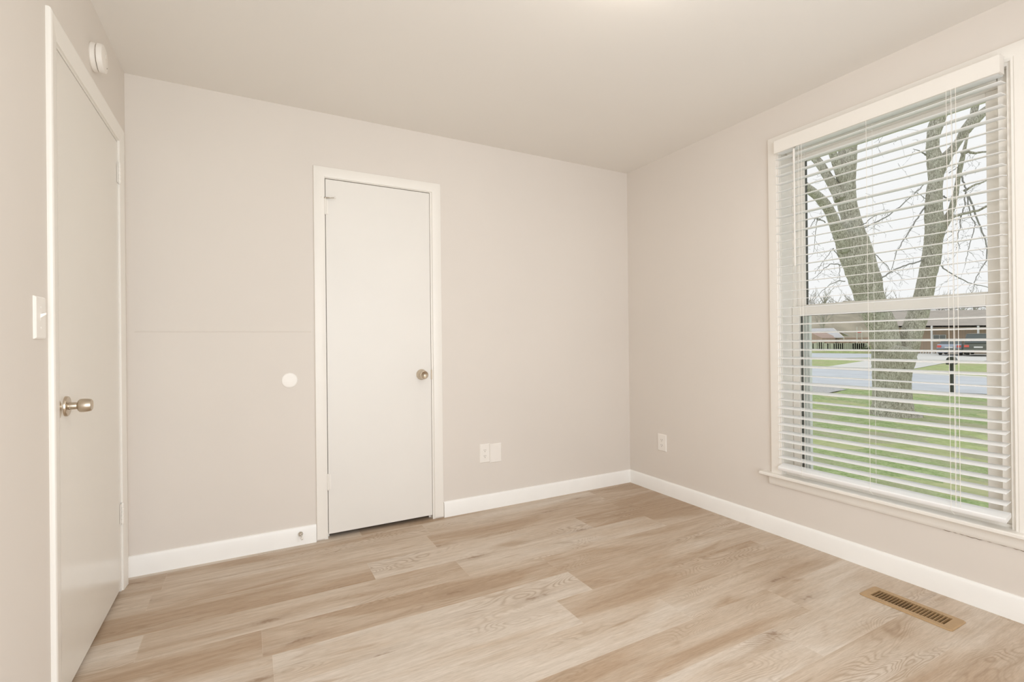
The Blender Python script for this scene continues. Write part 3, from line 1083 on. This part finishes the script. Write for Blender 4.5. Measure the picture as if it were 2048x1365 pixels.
# near lawn with gentle relief
nl = MB()
rg_ = random.Random(4)
NX, NY = 60, 60
gx = lambda i: 0.25 + 26.0 * i / NX
gy = lambda j: -8.0 + 36.0 * j / NY
road_dir = (n1 - n0).normalized()
road_nrm = Vector((-road_dir.y, road_dir.x, 0))
if (CAM - n0).dot(road_nrm) < 0:
    road_nrm = -road_nrm
for j in range(NY + 1):
    for i in range(NX + 1):
        p = Vector((gx(i), gy(j), 0))
        d = (p - n0).dot(road_nrm)
        z = GZ + rg_.uniform(-0.02, 0.02) if d > 0 else GZ - 0.1
        nl.v.append((p.x, p.y, z))
for j in range(NY):
    for i in range(NX):
        a = j * (NX + 1) + i
        nl.f.append((a, a + 1, a + NX + 2, a + NX + 1))
o = obj('lawn', nl, M_GRASS, smooth=180)
tag(o, 'green front lawn around the big tree', None, kind='structure')
flat('road', [n0, n1, f1, f0], M_ROAD, GZ + 0.004, 'pale grey asphalt road across the view')
c0, c1 = f0 - road_nrm * 0.9, f1 - road_nrm * 0.9
flat('kerb', [f0, f1, c1, c0], M_CONC, GZ + 0.007, 'light concrete gutter along the far road edge')
g0, g1 = G(1560, 771), G(1700, 781)
flat('gravel_verge', [G(1560, 768), G(1640, 772), G(1672, 776), G(1694, 781), G(1676, 784), G(1655, 788), G(1630, 787), G(1600, 790), G(1560, 786)], M_GRAVEL, GZ + 0.022, 'grey gravel patch at the lawn edge', kind='structure')
flat('driveway', [G(1640, 736), G(1745, 744), G(1830, 738), G(1886, 727.5), G(1975, 722), G(1975, 708), G(1790, 706), G(1742, 713), G(1738, 721), G(1700, 727)], M_CONC, GZ + 0.009, 'pale concrete driveway across the road')
flat('side_street', [G(1560, 716.5), G(1745, 716), G(1745, 708), G(1560, 706)], M_ROAD, GZ + 0.003, 'grey side street behind the far grass')

# raised bank in front of the fence
bk = MB()
B0, B1 = G(1560, 706.5), G(1752, 706.5)
T0, T1 = at(1560, 699.5, 46), at(1752, 699.5, 46)
dep = Vector((22, 0, 0))
bk.add([B0, B1, T1, T0, T1 + Vector((dep.x, dep.y, 0.3)), T0 + Vector((dep.x, dep.y, 0.3))], [(0, 1, 2, 3), (3, 2, 4, 5)])
tag(obj('bank', bk, M_GRASS2), 'grass bank below the wooden fence', None, kind='structure')

# wooded hill far behind
hl = MB()
rows = []
rh = random.Random(8)
for px in range(1480, 2120, 8):
    top = 612 + 10 * math.sin(px * 0.021) + rh.uniform(-3, 3) if px < 1740 else 628 + rh.uniform(-4, 4)
    rows.append((U(px, 690, 84), U(px, 655, 88), U(px, top + 12, 95), U(px, top, 108), U(px, 700, 125)))
n = len(rows[0])
for r_ in rows:
    hl.v += [tuple(p + Vector((rh.uniform(-.15, .15), rh.uniform(-.15, .15), rh.uniform(-.25, .25)))) for p in r_]
for i in range(len(rows) - 1):
    for k in range(n - 1):
        hl.f.append((i * n + k, (i + 1) * n + k, (i + 1) * n + k + 1, i * n + k + 1))
tag(obj('hill', hl, M_HILL, smooth=180), 'brown wooded hill behind the houses', None, kind='structure')


# bare trees of the far tree line
def bare_tree(label, base, height, spread, seed, mat):
    r = random.Random(seed)
    t = thing('bare_tree', label, 'tree', base, 'bare trees along the far tree line')
    tr, cr = MB(), MB()
    tr.tube([base + Vector((0, 0, -0.3)), base + Vector((0, 0, height * .45)), base + Vector((r.uniform(-.3, .3), r.uniform(-.3, .3), height * .8))], [height * .020, height * .014, height * .006], 6)
    for k in range(30):
        z = height * r.uniform(.22, .8)
        p = base + Vector((0, 0, z))
        an = r.uniform(0, 2 * math.pi)
        ln = spread * r.uniform(.4, 1.0)
        d = Vector((math.cos(an), math.sin(an), r.uniform(.5, 1.5))).normalized()
        q = p + d * ln * .6
        e = q + (d + Vector((r.uniform(-.4, .4), r.uniform(-.4, .4), .3))).normalized() * ln * .5
        cr.tube([p, q, e], [height * .007, height * .0045, height * .0016], 3)
        for _ in range(7):
            s = p.lerp(q, r.uniform(.3, 1)) if r.random() < .4 else q.lerp(e, r.random())
            dd = (d + Vector((r.uniform(-.9, .9), r.uniform(-.9, .9), r.uniform(-.2, 1.0)))).normalized()
            cr.tube([s, s + dd * ln * r.uniform(.2, .5)], [height * .0032, height * .0012], 3)
    obj('trunk', tr, mat, t)
    obj('crown', cr, mat, t)
    return t


spec = [(1566, 84, 8.2), (1596, 82, 9.2), (1622, 80, 8.4), (1648, 85, 9.0), (1676, 82, 7.8), (1706, 86, 8.6), (1736, 88, 8.0), (1766, 84, 8.8), (1797, 88, 8.4), (1818, 84, 7.4),
        (1878, 88, 8.8), (1902, 84, 7.6), (1926, 88, 8.2), (1950, 84, 8.8), (1976, 88, 7.8), (2004, 84, 8.2)]
for i, (px, dp, hgt) in enumerate(spec):
    b = U(px, 684, dp + (0, 14, 28)[i % 3])
    hgt *= 1 + (0, .16, .32)[i % 3]
    bare_tree('bare grey winter tree far behind the houses on the skyline', b, hgt * 1.05, hgt * .30, 100 + i, M_FARTREE)


# ------------------------------------------------------------------ the big tree
TD = 9.8
tree = thing('lawn_tree', 'large bare forked tree on the front lawn outside the window', 'tree', G(1787, 833))
RT = random.Random(21)


def limb(profile, depth=TD, dz=0.0, n=20, sub=5, jit=0.05):
    """profile rows (left px, right px, py): centre line and radius in metres at the tree's distance"""
    pts, rad = [], []
    for i, (l, r, y) in enumerate(profile):
        dpt = depth + dz * i / max(1, len(profile) - 1)
        c_ = U((l + r) / 2, y, dpt)
        a, b = U(l, y, dpt), U(r, y, dpt)
        # a cylinder seen off-axis looks wider: scale by the view angle
        v = (c_ - CAM).normalized()
        w_ = (b - a)
        side = (w_ - v * w_.dot(v)).length
        pts.append(c_)
        rad.append(side / 2)
    P, Q = [], []
    for i in range(len(pts) - 1):
        for k in range(sub):
            s = k / sub
            p0, p1, p2, p3 = pts[max(i - 1, 0)], pts[i], pts[i + 1], pts[min(i + 2, len(pts) - 1)]
            P.append(0.5 * ((2 * p1) + (p2 - p0) * s + (2 * p0 - 5 * p1 + 4 * p2 - p3) * s * s + (3 * p1 - p0 - 3 * p2 + p3) * s ** 3))
            Q.append(rad[i] * (1 - s) + rad[i + 1] * s)
    P.append(pts[-1])
    Q.append(rad[-1])
    mb = MB()
    mb.tube(P, Q, n, jit, RT)
    return mb


trunk = limb([(1728, 1846, 840), (1737, 1832, 830), (1743, 1826, 805), (1744, 1823, 775), (1743, 1824, 745), (1741, 1833, 715), (1741, 1834, 703), (1752, 1826, 694)], n=28, jit=0.03)
obj('trunk', trunk, M_BARK, tree, smooth=180)
LIMBS = [
    ([(1742, 1806, 700), (1735, 1797, 660), (1724, 1784, 630), (1711, 1772, 600), (1697, 1763, 561), (1681, 1751, 520), (1670, 1737, 482), (1677, 1727, 455), (1681, 1721, 435), (1674, 1713, 405), (1672, 1711, 365), (1671, 1713, 335), (1676, 1714, 305), (1682, 1715, 280), (1688, 1717, 250), (1696, 1719, 200), (1704, 1721, 130), (1714, 1724, 50), (1720, 1724, -40)], 0.1, 24),
    ([(1788, 1832, 718), (1790, 1839, 695), (1799, 1846, 668), (1810, 1855, 640), (1818, 1861, 618), (1825, 1866, 598), (1836, 1874, 551), (1842, 1883, 519), (1847, 1885, 487), (1849, 1892, 455), (1848, 1886, 423), (1851, 1885, 390), (1856, 1887, 357), (1853, 1888, 326), (1852, 1879, 300), (1853, 1879, 277), (1855, 1887, 253), (1866, 1896, 228), (1874, 1902, 205), (1886, 1909, 150), (1902, 1919, 80), (1916, 1927, 0), (1926, 1931, -80)], -0.2, 24),
    ([(1676, 1712, 500), (1668, 1702, 478), (1658, 1684, 450), (1650, 1671, 425), (1636, 1658, 405), (1620, 1640, 388), (1600, 1618, 372), (1576, 1592, 345), (1552, 1564, 310), (1530, 1537, 265)], -0.5, 16),
    ([(1668, 1694, 400), (1660, 1684, 380), (1645, 1664, 352), (1632, 1650, 330), (1618, 1634, 312), (1606, 1618, 295), (1592, 1602, 255), (1580, 1586, 200), (1570, 1573, 140)], 0.5, 14),
    ([(1678, 1700, 365), (1668, 1688, 340), (1660, 1677, 315), (1654, 1669, 298), (1646, 1660, 275), (1640, 1651, 225), (1636, 1643, 160), (1634, 1638, 90)], -0.3, 14),
    ([(1858, 1890, 345), (1868, 1900, 326), (1886, 1909, 308), (1897, 1917, 297), (1912, 1930, 277), (1919, 1944, 260), (1931, 1959, 244), (1952, 1974, 228), (1972, 1992, 212), (1998, 2013, 180), (2026, 2037, 130), (2052, 2058, 70)], -0.5, 18),
    ([(1936, 1958, 244), (1940, 1956, 226), (1944, 1960, 208), (1952, 1966, 190), (1964, 1975, 130), (1974, 1981, 60), (1982, 1985, -10)], 0.2, 12),
    ([(1868, 1890, 465), (1880, 1902, 443), (1893, 1908, 425), (1900, 1914, 405), (1906, 1918, 385), (1911, 1921, 360), (1915, 1926, 335), (1919, 1930, 318), (1924, 1932, 302), (1930, 1936, 280), (1936, 1940, 255)], -0.6, 14),
]
for prof_, dz, n_ in LIMBS:
    obj('limb', limb(prof_, TD, dz, n_, 4, 0.045), M_BARK, tree, smooth=180)
BR = [
    ([(1922, 307), (1936, 304), (1952, 307), (1966, 303), (1985, 304)], 8, 3), ([(1928, 382), (1936, 378), (1950, 370), (1962, 366), (1976, 360)], 6, 3),
    ([(1896, 440), (1910, 433), (1924, 428), (1940, 424), (1956, 421), (1976, 412)], 7, 5), ([(1920, 345), (1926, 362), (1932, 378), (1931, 390)], 4, 3),
    ([(1930, 392), (1929, 412), (1922, 432), (1921, 455), (1915, 475), (1917, 492), (1921, 498)], 3, 1), ([(1934, 392), (1937, 415), (1943, 435), (1950, 449), (1945, 470), (1938, 495), (1933, 517), (1930, 530)], 3, 1),
    ([(1938, 391), (1946, 415), (1956, 440), (1963, 460), (1970, 476), (1974, 495), (1973, 522), (1962, 540), (1950, 560), (1946, 578)], 4.5, 1.2),
    ([(1879, 529), (1892, 540), (1908, 551), (1925, 560), (1942, 567), (1962, 572), (1985, 578)], 3, 1.5), ([(1848, 520), (1835, 524), (1818, 529), (1800, 535), (1784, 541), (1774, 549), (1762, 557)], 3.4, 3),
    ([(1850, 414), (1840, 430), (1828, 447), (1815, 468), (1806, 483), (1800, 492), (1792, 508), (1786, 528), (1783, 545)], 3.6, 1.2),
    ([(1722, 460), (1736, 452), (1756, 443), (1778, 430), (1800, 414), (1820, 396), (1840, 378), (1852, 366)], 3.2, 2), ([(1720, 452), (1732, 446), (1744, 435), (1758, 428), (1776, 420)], 2.6, 1),
    ([(1740, 505), (1755, 512), (1768, 525), (1778, 538), (1786, 546)], 2.2, 1.2), ([(1682, 530), (1672, 528), (1660, 529), (1648, 537), (1638, 548), (1624, 560)], 2.6, 1),
    ([(1679, 514), (1672, 505), (1666, 497), (1652, 516), (1640, 532), (1630, 548)], 2.2, 1), ([(1640, 441), (1632, 436), (1626, 444), (1618, 458)], 3, 1.2),
    ([(1650, 445), (1642, 440), (1634, 437), (1632, 455), (1630, 480), (1627, 505)], 2.6, 1), ([(1679, 530), (1679, 548), (1680, 562)], 2, 1), ([(1690, 563), (1676, 562), (1660, 570), (1644, 582), (1634, 595)], 2.4, 1),
    ([(1860, 400), (1848, 396), (1836, 386), (1820, 384)], 2, 1), ([(1886, 392), (1893, 398), (1899, 402)], 4, 3), ([(1898, 346), (1910, 338), (1918, 330)], 2, 1.4), ([(1852, 310), (1846, 306), (1838, 302), (1826, 298)], 4, 1),
    ([(1690, 262), (1720, 240), (1760, 225), (1800, 215)], 3, 1.2), ([(1886, 470), (1900, 462), (1908, 466), (1898, 474), (1892, 482)], 1.8, 1),
]
pxm = TD / F_PX
tips = []
for i, (pp, wa, wb_) in enumerate(BR):
    d0 = TD + RT.uniform(-.4, .1)
    pts = [U(x, y, d0 - 0.05 * k) for k, (x, y) in enumerate(pp)]
    rad = [(wa + (wb_ - wa) * k / (len(pts) - 1)) * pxm * .40 for k in range(len(pts))]
    P, Q = [], []
    for k in range(len(pts) - 1):
        for s in range(3):
            P.append(pts[k].lerp(pts[k + 1], s / 3) + Vector((RT.uniform(-.01, .01), RT.uniform(-.01, .01), RT.uniform(-.01, .01))))
            Q.append(rad[k] * (1 - s / 3) + rad[k + 1] * s / 3)
    P.append(pts[-1])
    Q.append(rad[-1])
    obj('branch', MB().tube(P, Q, 7), M_TWIG if wa < 5 else M_BARK, tree, smooth=180)
    tips += [P[j] for j in range(2, len(P), 2)]
# fine drooping twigs
tw = MB()
starts = [t_ for t_ in tips if RT.random() < .7]
for px_, py_ in [(1616 + RT.random() * 60, 330 + RT.random() * 230) for _ in range(12)] + [(1890 + RT.random() * 85, 300 + RT.random() * 230) for _ in range(18)] + [(1715 + RT.random() * 140, 280 + RT.random() * 240) for _ in range(12)] + [(1700 + RT.random() * 150, 215 + RT.random() * 60) for _ in range(8)]:
    starts.append(U(px_, py_, TD + RT.uniform(-1.2, 1.2)))
for s in starts:
    for _ in range(1):
        p = s.copy()
        d = Vector((RT.uniform(-1, 1), RT.uniform(-1, 1), RT.uniform(-1.1, .5))).normalized()
        pts = [p]
        for k in range(5):
            d = (d + Vector((RT.uniform(-.5, .5), RT.uniform(-.5, .5), RT.uniform(-.45, .2)))).normalized()
            p = p + d * RT.uniform(.04, .12)
            pts.append(p)
            if RT.random() < .45:
                e = p + (d + Vector((RT.uniform(-1, 1), RT.uniform(-1, 1), RT.uniform(-.8, .6)))).normalized() * RT.uniform(.03, .10)
                tw.tube([p, e], [.0030, .0018], 3)
            if RT.random() < .22:
                tw.tube([p, p + Vector((0, 0, .018))], [.0045, .003], 4)
        tw.tube(pts, [.0028 - .0003 * k for k in range(len(pts))], 3)
o = obj('twigs', tw, M_TWIG, tree)
o['kind'] = 'stuff'

# ------------------------------------------------------------------ mailbox
mbx = thing('mailbox', 'black mailbox on a post at the roadside', 'mailbox', G(1904, 786))
b = G(1904, 786)
obj('post', MB().box(b.x - 0.035, b.x + 0.035, b.y - 0.035, b.y + 0.035, b.z - 0.1, b.z + 0.80), M_BLACK, mbx, bevel=0.005)
dv = Vector((road_nrm.x, road_nrm.y, 0))
sdv = Vector((road_dir.x, road_dir.y, 0))
pr = [(-0.10, 0.80), (0.10, 0.80), (0.10, 0.92)] + [(0.10 * math.cos(a), 0.92 + 0.10 * math.sin(a)) for a in [math.radians(30 * k) for k in range(1, 6)]] + [(-0.10, 0.92)]
obj('box', MB().prism([b + sdv * p + Vector((0, 0, q)) - dv * 0.28 for p, q in pr], dv * 0.5), M_BLACK, mbx, smooth=30)

# ------------------------------------------------------------------ fence, poles
fe = thing('garden_fence', 'weathered grey green board fence beside the red brick house', 'fence', at(1680, 700, 47))
fz0, fz1 = at(1680, 701, 47).z, at(1680, 687, 47).z
pn = MB()
x = 1600
while x < 1732:
    p = at(x, 700, 47)
    hgt = fz1 + (0.12 if (x // 12) % 2 < 1 and x < 1650 else 0.03 * math.sin(x))
    q = p + HR * 0.36
    pn.prism([Vector((p.x, p.y, fz0 - 0.3)), Vector((q.x, q.y, fz0 - 0.3)), Vector((q.x, q.y, hgt)), Vector((p.x, p.y, hgt + 0.02))], HW * 0.03)
    x += 4.2
obj('board_panel', pn, M_FENCE, fe)
for px in (1600, 1650, 1700, 1734):
    p = at(px, 700, 47.1)
    obj('post', MB().box(p.x - .06, p.x + .06, p.y - .06, p.y + .06, fz0 - .2, fz1 + .1), M_POST, fe)
fp = thing('flagpole', 'white flagpole with a red flag behind the fence', 'flagpole', at(1714, 700, 52))
p = at(1714, 700, 52)
obj('pole', MB().tube([Vector((p.x, p.y, fz0 - .3)), at(1714, 654, 52)], 0.045, 8), M_WHITE, fp)
q = at(1715, 662, 52)
fg = MB()
ringA = []
for k in range(9):
    s = k / 8
    ringA.append(q + HR * (0.42 * s) + HW * (0.05 * math.sin(6 * s)))
vs = []
for a in ringA:
    vs += [a, a + Vector((0, 0, -.24)), a + HW * .01, a + HW * .01 + Vector((0, 0, -.24))]
fs = []
for k in range(8):
    i = 4 * k
    fs += [(i, i + 1, i + 5, i + 4), (i + 2, i + 6, i + 7, i + 3), (i, i + 4, i + 6, i + 2), (i + 1, i + 3, i + 7, i + 5)]
fg.add(vs, fs)
obj('flag', fg, M_RED, fp)
pl2 = MB().tube([Vector((at(1724, 700, 52).x, at(1724, 700, 52).y, fz0 - .3)), at(1724, 656, 52)], 0.04, 8)
tag(obj('pole', pl2, M_WHITE), 'bare white pole next to the red flag', 'pole')

# ------------------------------------------------------------------ red brick house beyond the fence
hA = thing('brick_house', 'low red brick house with grey shingle roof beyond the fence', 'house', U(1640, 700, 56))
zg = GZ - 0.1



ridge0, ridge1 = at(1560, 659.0, 58), at(1666, 656.5, 58)
eave0, eave1 = at(1580, 674.5, 54), at(1687, 675.0, 54)
thk = Vector((0, 0, -0.12))
obj('roof', MB().prism([ridge0, ridge1, eave1, eave0], thk), M_ROOFL, hA)
bk0, bk1 = ridge0 + HW * 4 + Vector((0, 0, ridge0.z * 0 - 1.0)), ridge1 + HW * 4 + Vector((0, 0, -1.0))
obj('roof', MB().prism([ridge0, ridge1, bk1, bk0], thk), M_ROOFL, hA)
obj('fascia', MB().prism([ridge1, eave1, eave1 + Vector((0, 0, -.28)), ridge1 + Vector((0, 0, -.28))], HR * 0.10), M_FASCIA, hA)
e0, e1 = at(1582, 676, 54.4), at(1682, 676, 54.4)
wl_ = MB()
wl_.prism([Vector((e0.x, e0.y, zg)), Vector((e1.x, e1.y, zg)), e1, e0], HW * 7)
obj('wall', wl_, M_BRICK, hA)
ga, gb, gc = at(1600, 676.5, 51.5), at(1644, 676.5, 51.5), at(1618, 664, 51.5)
obj('gable', MB().prism([ga, gb, gc], HW * 3.5), M_BRICK, hA)
obj('wall', MB().prism([Vector((ga.x, ga.y, zg)), Vector((gb.x, gb.y, zg)), gb, ga], HW * 3.0), M_BRICK, hA)
p = at(1642, 640, 68)
up = thing('utility_pole', 'grey utility pole rising behind the brick house', 'pole', (p.x, p.y, zg))
obj('shaft', MB().tube([Vector((p.x, p.y, zg)), at(1642, 622, 68)], [0.13, 0.11], 8), M_FARTREE, up)
obj('crossarm', MB().tube([at(1636, 626, 68), at(1648, 626, 68)], 0.06, 6), M_FARTREE, up)

# ------------------------------------------------------------------ ranch house across the road
hB = thing('ranch_house', 'long brown brick house with white porch posts across the road', 'house', at(1890, 705, 48))
r0, r1 = at(1760, 622, 55), at(2060, 619, 55)
v0, v1 = at(1770, 652.5, 45.5), at(2050, 650.5, 45.5)
obj('roof', MB().prism([r0, r1, v1, v0], Vector((0, 0, -.15))), M_ROOFB, hB)
obj('roof', MB().prism([r0, r1, r1 + HW * 7 + Vector((0, 0, -2)), r0 + HW * 7 + Vector((0, 0, -2))], Vector((0, 0, -.15))), M_ROOFB, hB)
obj('fascia', MB().prism([v0, v1, v1 + Vector((0, 0, -.16)), v0 + Vector((0, 0, -.16))], HW * 0.06), M_FASCIA, hB)
a0, a1 = at(1775, 655, 48), at(2045, 655, 48)
obj('wall', MB().prism([Vector((a0.x, a0.y, zg)), Vector((a1.x, a1.y, zg)), Vector((a1.x, a1.y, a1.z + .45)), Vector((a0.x, a0.y, a1.z + .45))], HW * 7), M_BRICK2, hB)
for (wx0, wx1) in ((1866, 1892), (1812, 1826)):
    w0, w1_ = at(wx0, 671, 47.9), at(wx1, 671, 47.9)
    zt, zb_ = at(wx0, 670, 47.9).z, at(wx0, 684, 47.9).z
    fq = obj('window', MB().prism([Vector((w0.x, w0.y, zb_)), Vector((w1_.x, w1_.y, zb_)), Vector((w1_.x, w1_.y, zt)), Vector((w0.x, w0.y, zt))], HW * .3), M_WHITE, hB)
    pm = MB()
    for k in range(2):
        s0, s1 = .06 + k * .48, .46 + k * .48
        aa, bb = w0.lerp(w1_, s0) - HW * .03, w0.lerp(w1_, s1) - HW * .03
        pm.prism([Vector((aa.x, aa.y, zb_ + .06)), Vector((bb.x, bb.y, zb_ + .06)), Vector((bb.x, bb.y, zt - .06)), Vector((aa.x, aa.y, zt - .06))], HW * .1)
    obj('pane', pm, M_DGLASS, fq)
for px, yb in ((1864, 712), (1957, 702)):
    p0_, p1_ = at(px, yb, 45), at(px, 652, 45)
    obj('porch_post', MB().box(p0_.x - .06, p0_.x + .06, p0_.y - .06, p0_.y + .06, p0_.z, p1_.z), M_WHITE, hB)
pf = MB()
for k in range(9):
    p0_ = at(1831 + 5.4 * k, 709, 45.5)
    pf.box(p0_.x - .10, p0_.x + .10, p0_.y - .02, p0_.y + .02, p0_.z - .05, p0_.z + .28)
pa_, pb_ = at(1829, 704, 45.5), at(1877, 704, 45.5)
pf.prism([pa_, pb_, pb_ + Vector((0, 0, .05)), pa_ + Vector((0, 0, .05))], HW * .04)
obj('porch_railing', pf, M_WHITE, hB)


# shrubs by the house
def shrub(label, px, py, d, r, seed):
    rr = random.Random(seed)
    c_ = at(px, py, d)
    mb = MB()
    for k in range(60):
        v = Vector((rr.gauss(0, 1), rr.gauss(0, 1), rr.gauss(0, .8))).normalized() * r * rr.uniform(.6, 1)
        q_ = c_ + v
        s = r * .22
        a_ = Vector((rr.uniform(-1, 1), rr.uniform(-1, 1), rr.uniform(-1, 1))).normalized()
        mb.lathe(q_, a_, [(-s, 0), (-s * .5, s * .8), (s * .5, s * .7), (s, 0)], 6)
    o_ = obj('shrub', mb, M_SHRUB)
    tag(o_, label, 'shrub')


shrub('dark low shrub beside the fence end', 1733, 698, 46.5, 0.35, 2)


# ------------------------------------------------------------------ parked cars
def car(name, label, base_px, base_py, d, width, length, height, paint_, yaw, suv):
    c_ = at(base_px, base_py, d)
    t = thing(name, label, 'car', c_)
    f = (HW * math.cos(yaw) + HR * math.sin(yaw)).normalized()       # nose direction
    s = Vector((f.y, -f.x, 0))
    P = lambda a, l, z: c_ + s * a + f * l + Vector((0, 0, z))
    w = width / 2
    H_ = height
    if suv:
        low = [(0, .35, .96), (.02, .80, 1.0), (.15, .98, .98), (length * .72, 1.0, .98), (length * .97, .85, .95), (length, .45, .90)]
        cab = [(.06, .98, .92), (.22, H_ - .05, .80), (.6, H_, .80), (length * .52, H_ - .03, .80), (length * .70, 1.0, .90)]
    else:
        low = [(0, .40, .94), (.03, .78, .98), (.20, .93, .97), (length * .70, .92, .98), (length * .97, .72, .94), (length, .42, .88)]
        cab = [(.75, .92, .90), (1.35, H_ - .03, .76), (1.9, H_, .76), (length * .52, H_ - .06, .76), (length * .70, .90, .88)]
    body = MB()
    rings = []
    for l, z, k in low:
        rings.append([P(-w * k * .95, l, .22), P(w * k * .95, l, .22), P(w * k, l, z * .55), P(w * k * .96, l, z), P(-w * k * .96, l, z), P(-w * k, l, z * .55)])
    body.loft(rings)
    bo = obj('body', body, paint_, t, bevel=0.05, seg=2)
    cb = MB()
    n = len(cab)
    prof_ = [(l, z) for l, z, k in cab]
    pts_l = [P(-w * k, l, z) for l, z, k in cab]
    pts_r = [P(w * k, l, z) for l, z, k in cab]
    cb.loft([pts_l, pts_r])
    obj('cabin', cb, M_CARGLASS, t, bevel=0.04)
    rt = MB()
    l0, z0_, k0 = cab[1]
    l1, z1_, k1 = cab[3]
    rt.prism([P(-w * k0 * .98, l0, z0_ + .005), P(w * k0 * .98, l0, z0_ + .005), P(w * k1 * .98, l1, z1_ + .015), P(-w * k1 * .98, l1, z1_ + .015)], Vector((0, 0, .03)))
    obj('roof', rt, paint_, t)
    for a in (-1, 1):
        tl_ = MB()
        tl_.prism([P(a * w * .92, -.02, .66), P(a * w * .60, -.03, .66), P(a * w * .60, -.02, .84), P(a * w * .92, -.0, .84)], f * .12)
        obj('taillight', tl_, M_LIGHTRED, t)
    bmp = MB()
    bmp.prism([P(-w * .95, -.06, .32), P(w * .95, -.06, .32), P(w * .97, -.05, .56), P(-w * .97, -.05, .56)], f * .3)
    obj('bumper', bmp, paint_ if suv else M_BLACKCAR, t, bevel=0.03)
    pt = MB().prism([P(-.26, -.075, .60), P(.26, -.075, .60), P(.26, -.065, .72), P(-.26, -.065, .72)], f * .06)
    obj('number_plate', pt, M_WHITE, t)
    for a in (-1, 1):
        for l in (length * .18, length * .80):
            wh = MB().lathe(P(a * w * .80, l, .32), s * a, [(-.1, 0), (-.1, .30), (-.06, .32), (.08, .32), (.1, .29), (.1, .18), (.07, .16), (.07, 0)], 20)
            obj('wheel', wh, M_TYRE, t, smooth=40)


car('parked_car', 'silver blue sedan parked tail towards the road', 1898, 711, 41.3, 1.66, 4.4, 1.40, M_SILVER, -0.22, False)
car('parked_suv', 'dark green vehicle parked beside the silver sedan', 1957, 711.5, 40.4, 1.82, 4.6, 1.75, M_BLACKCAR, -0.22, True)
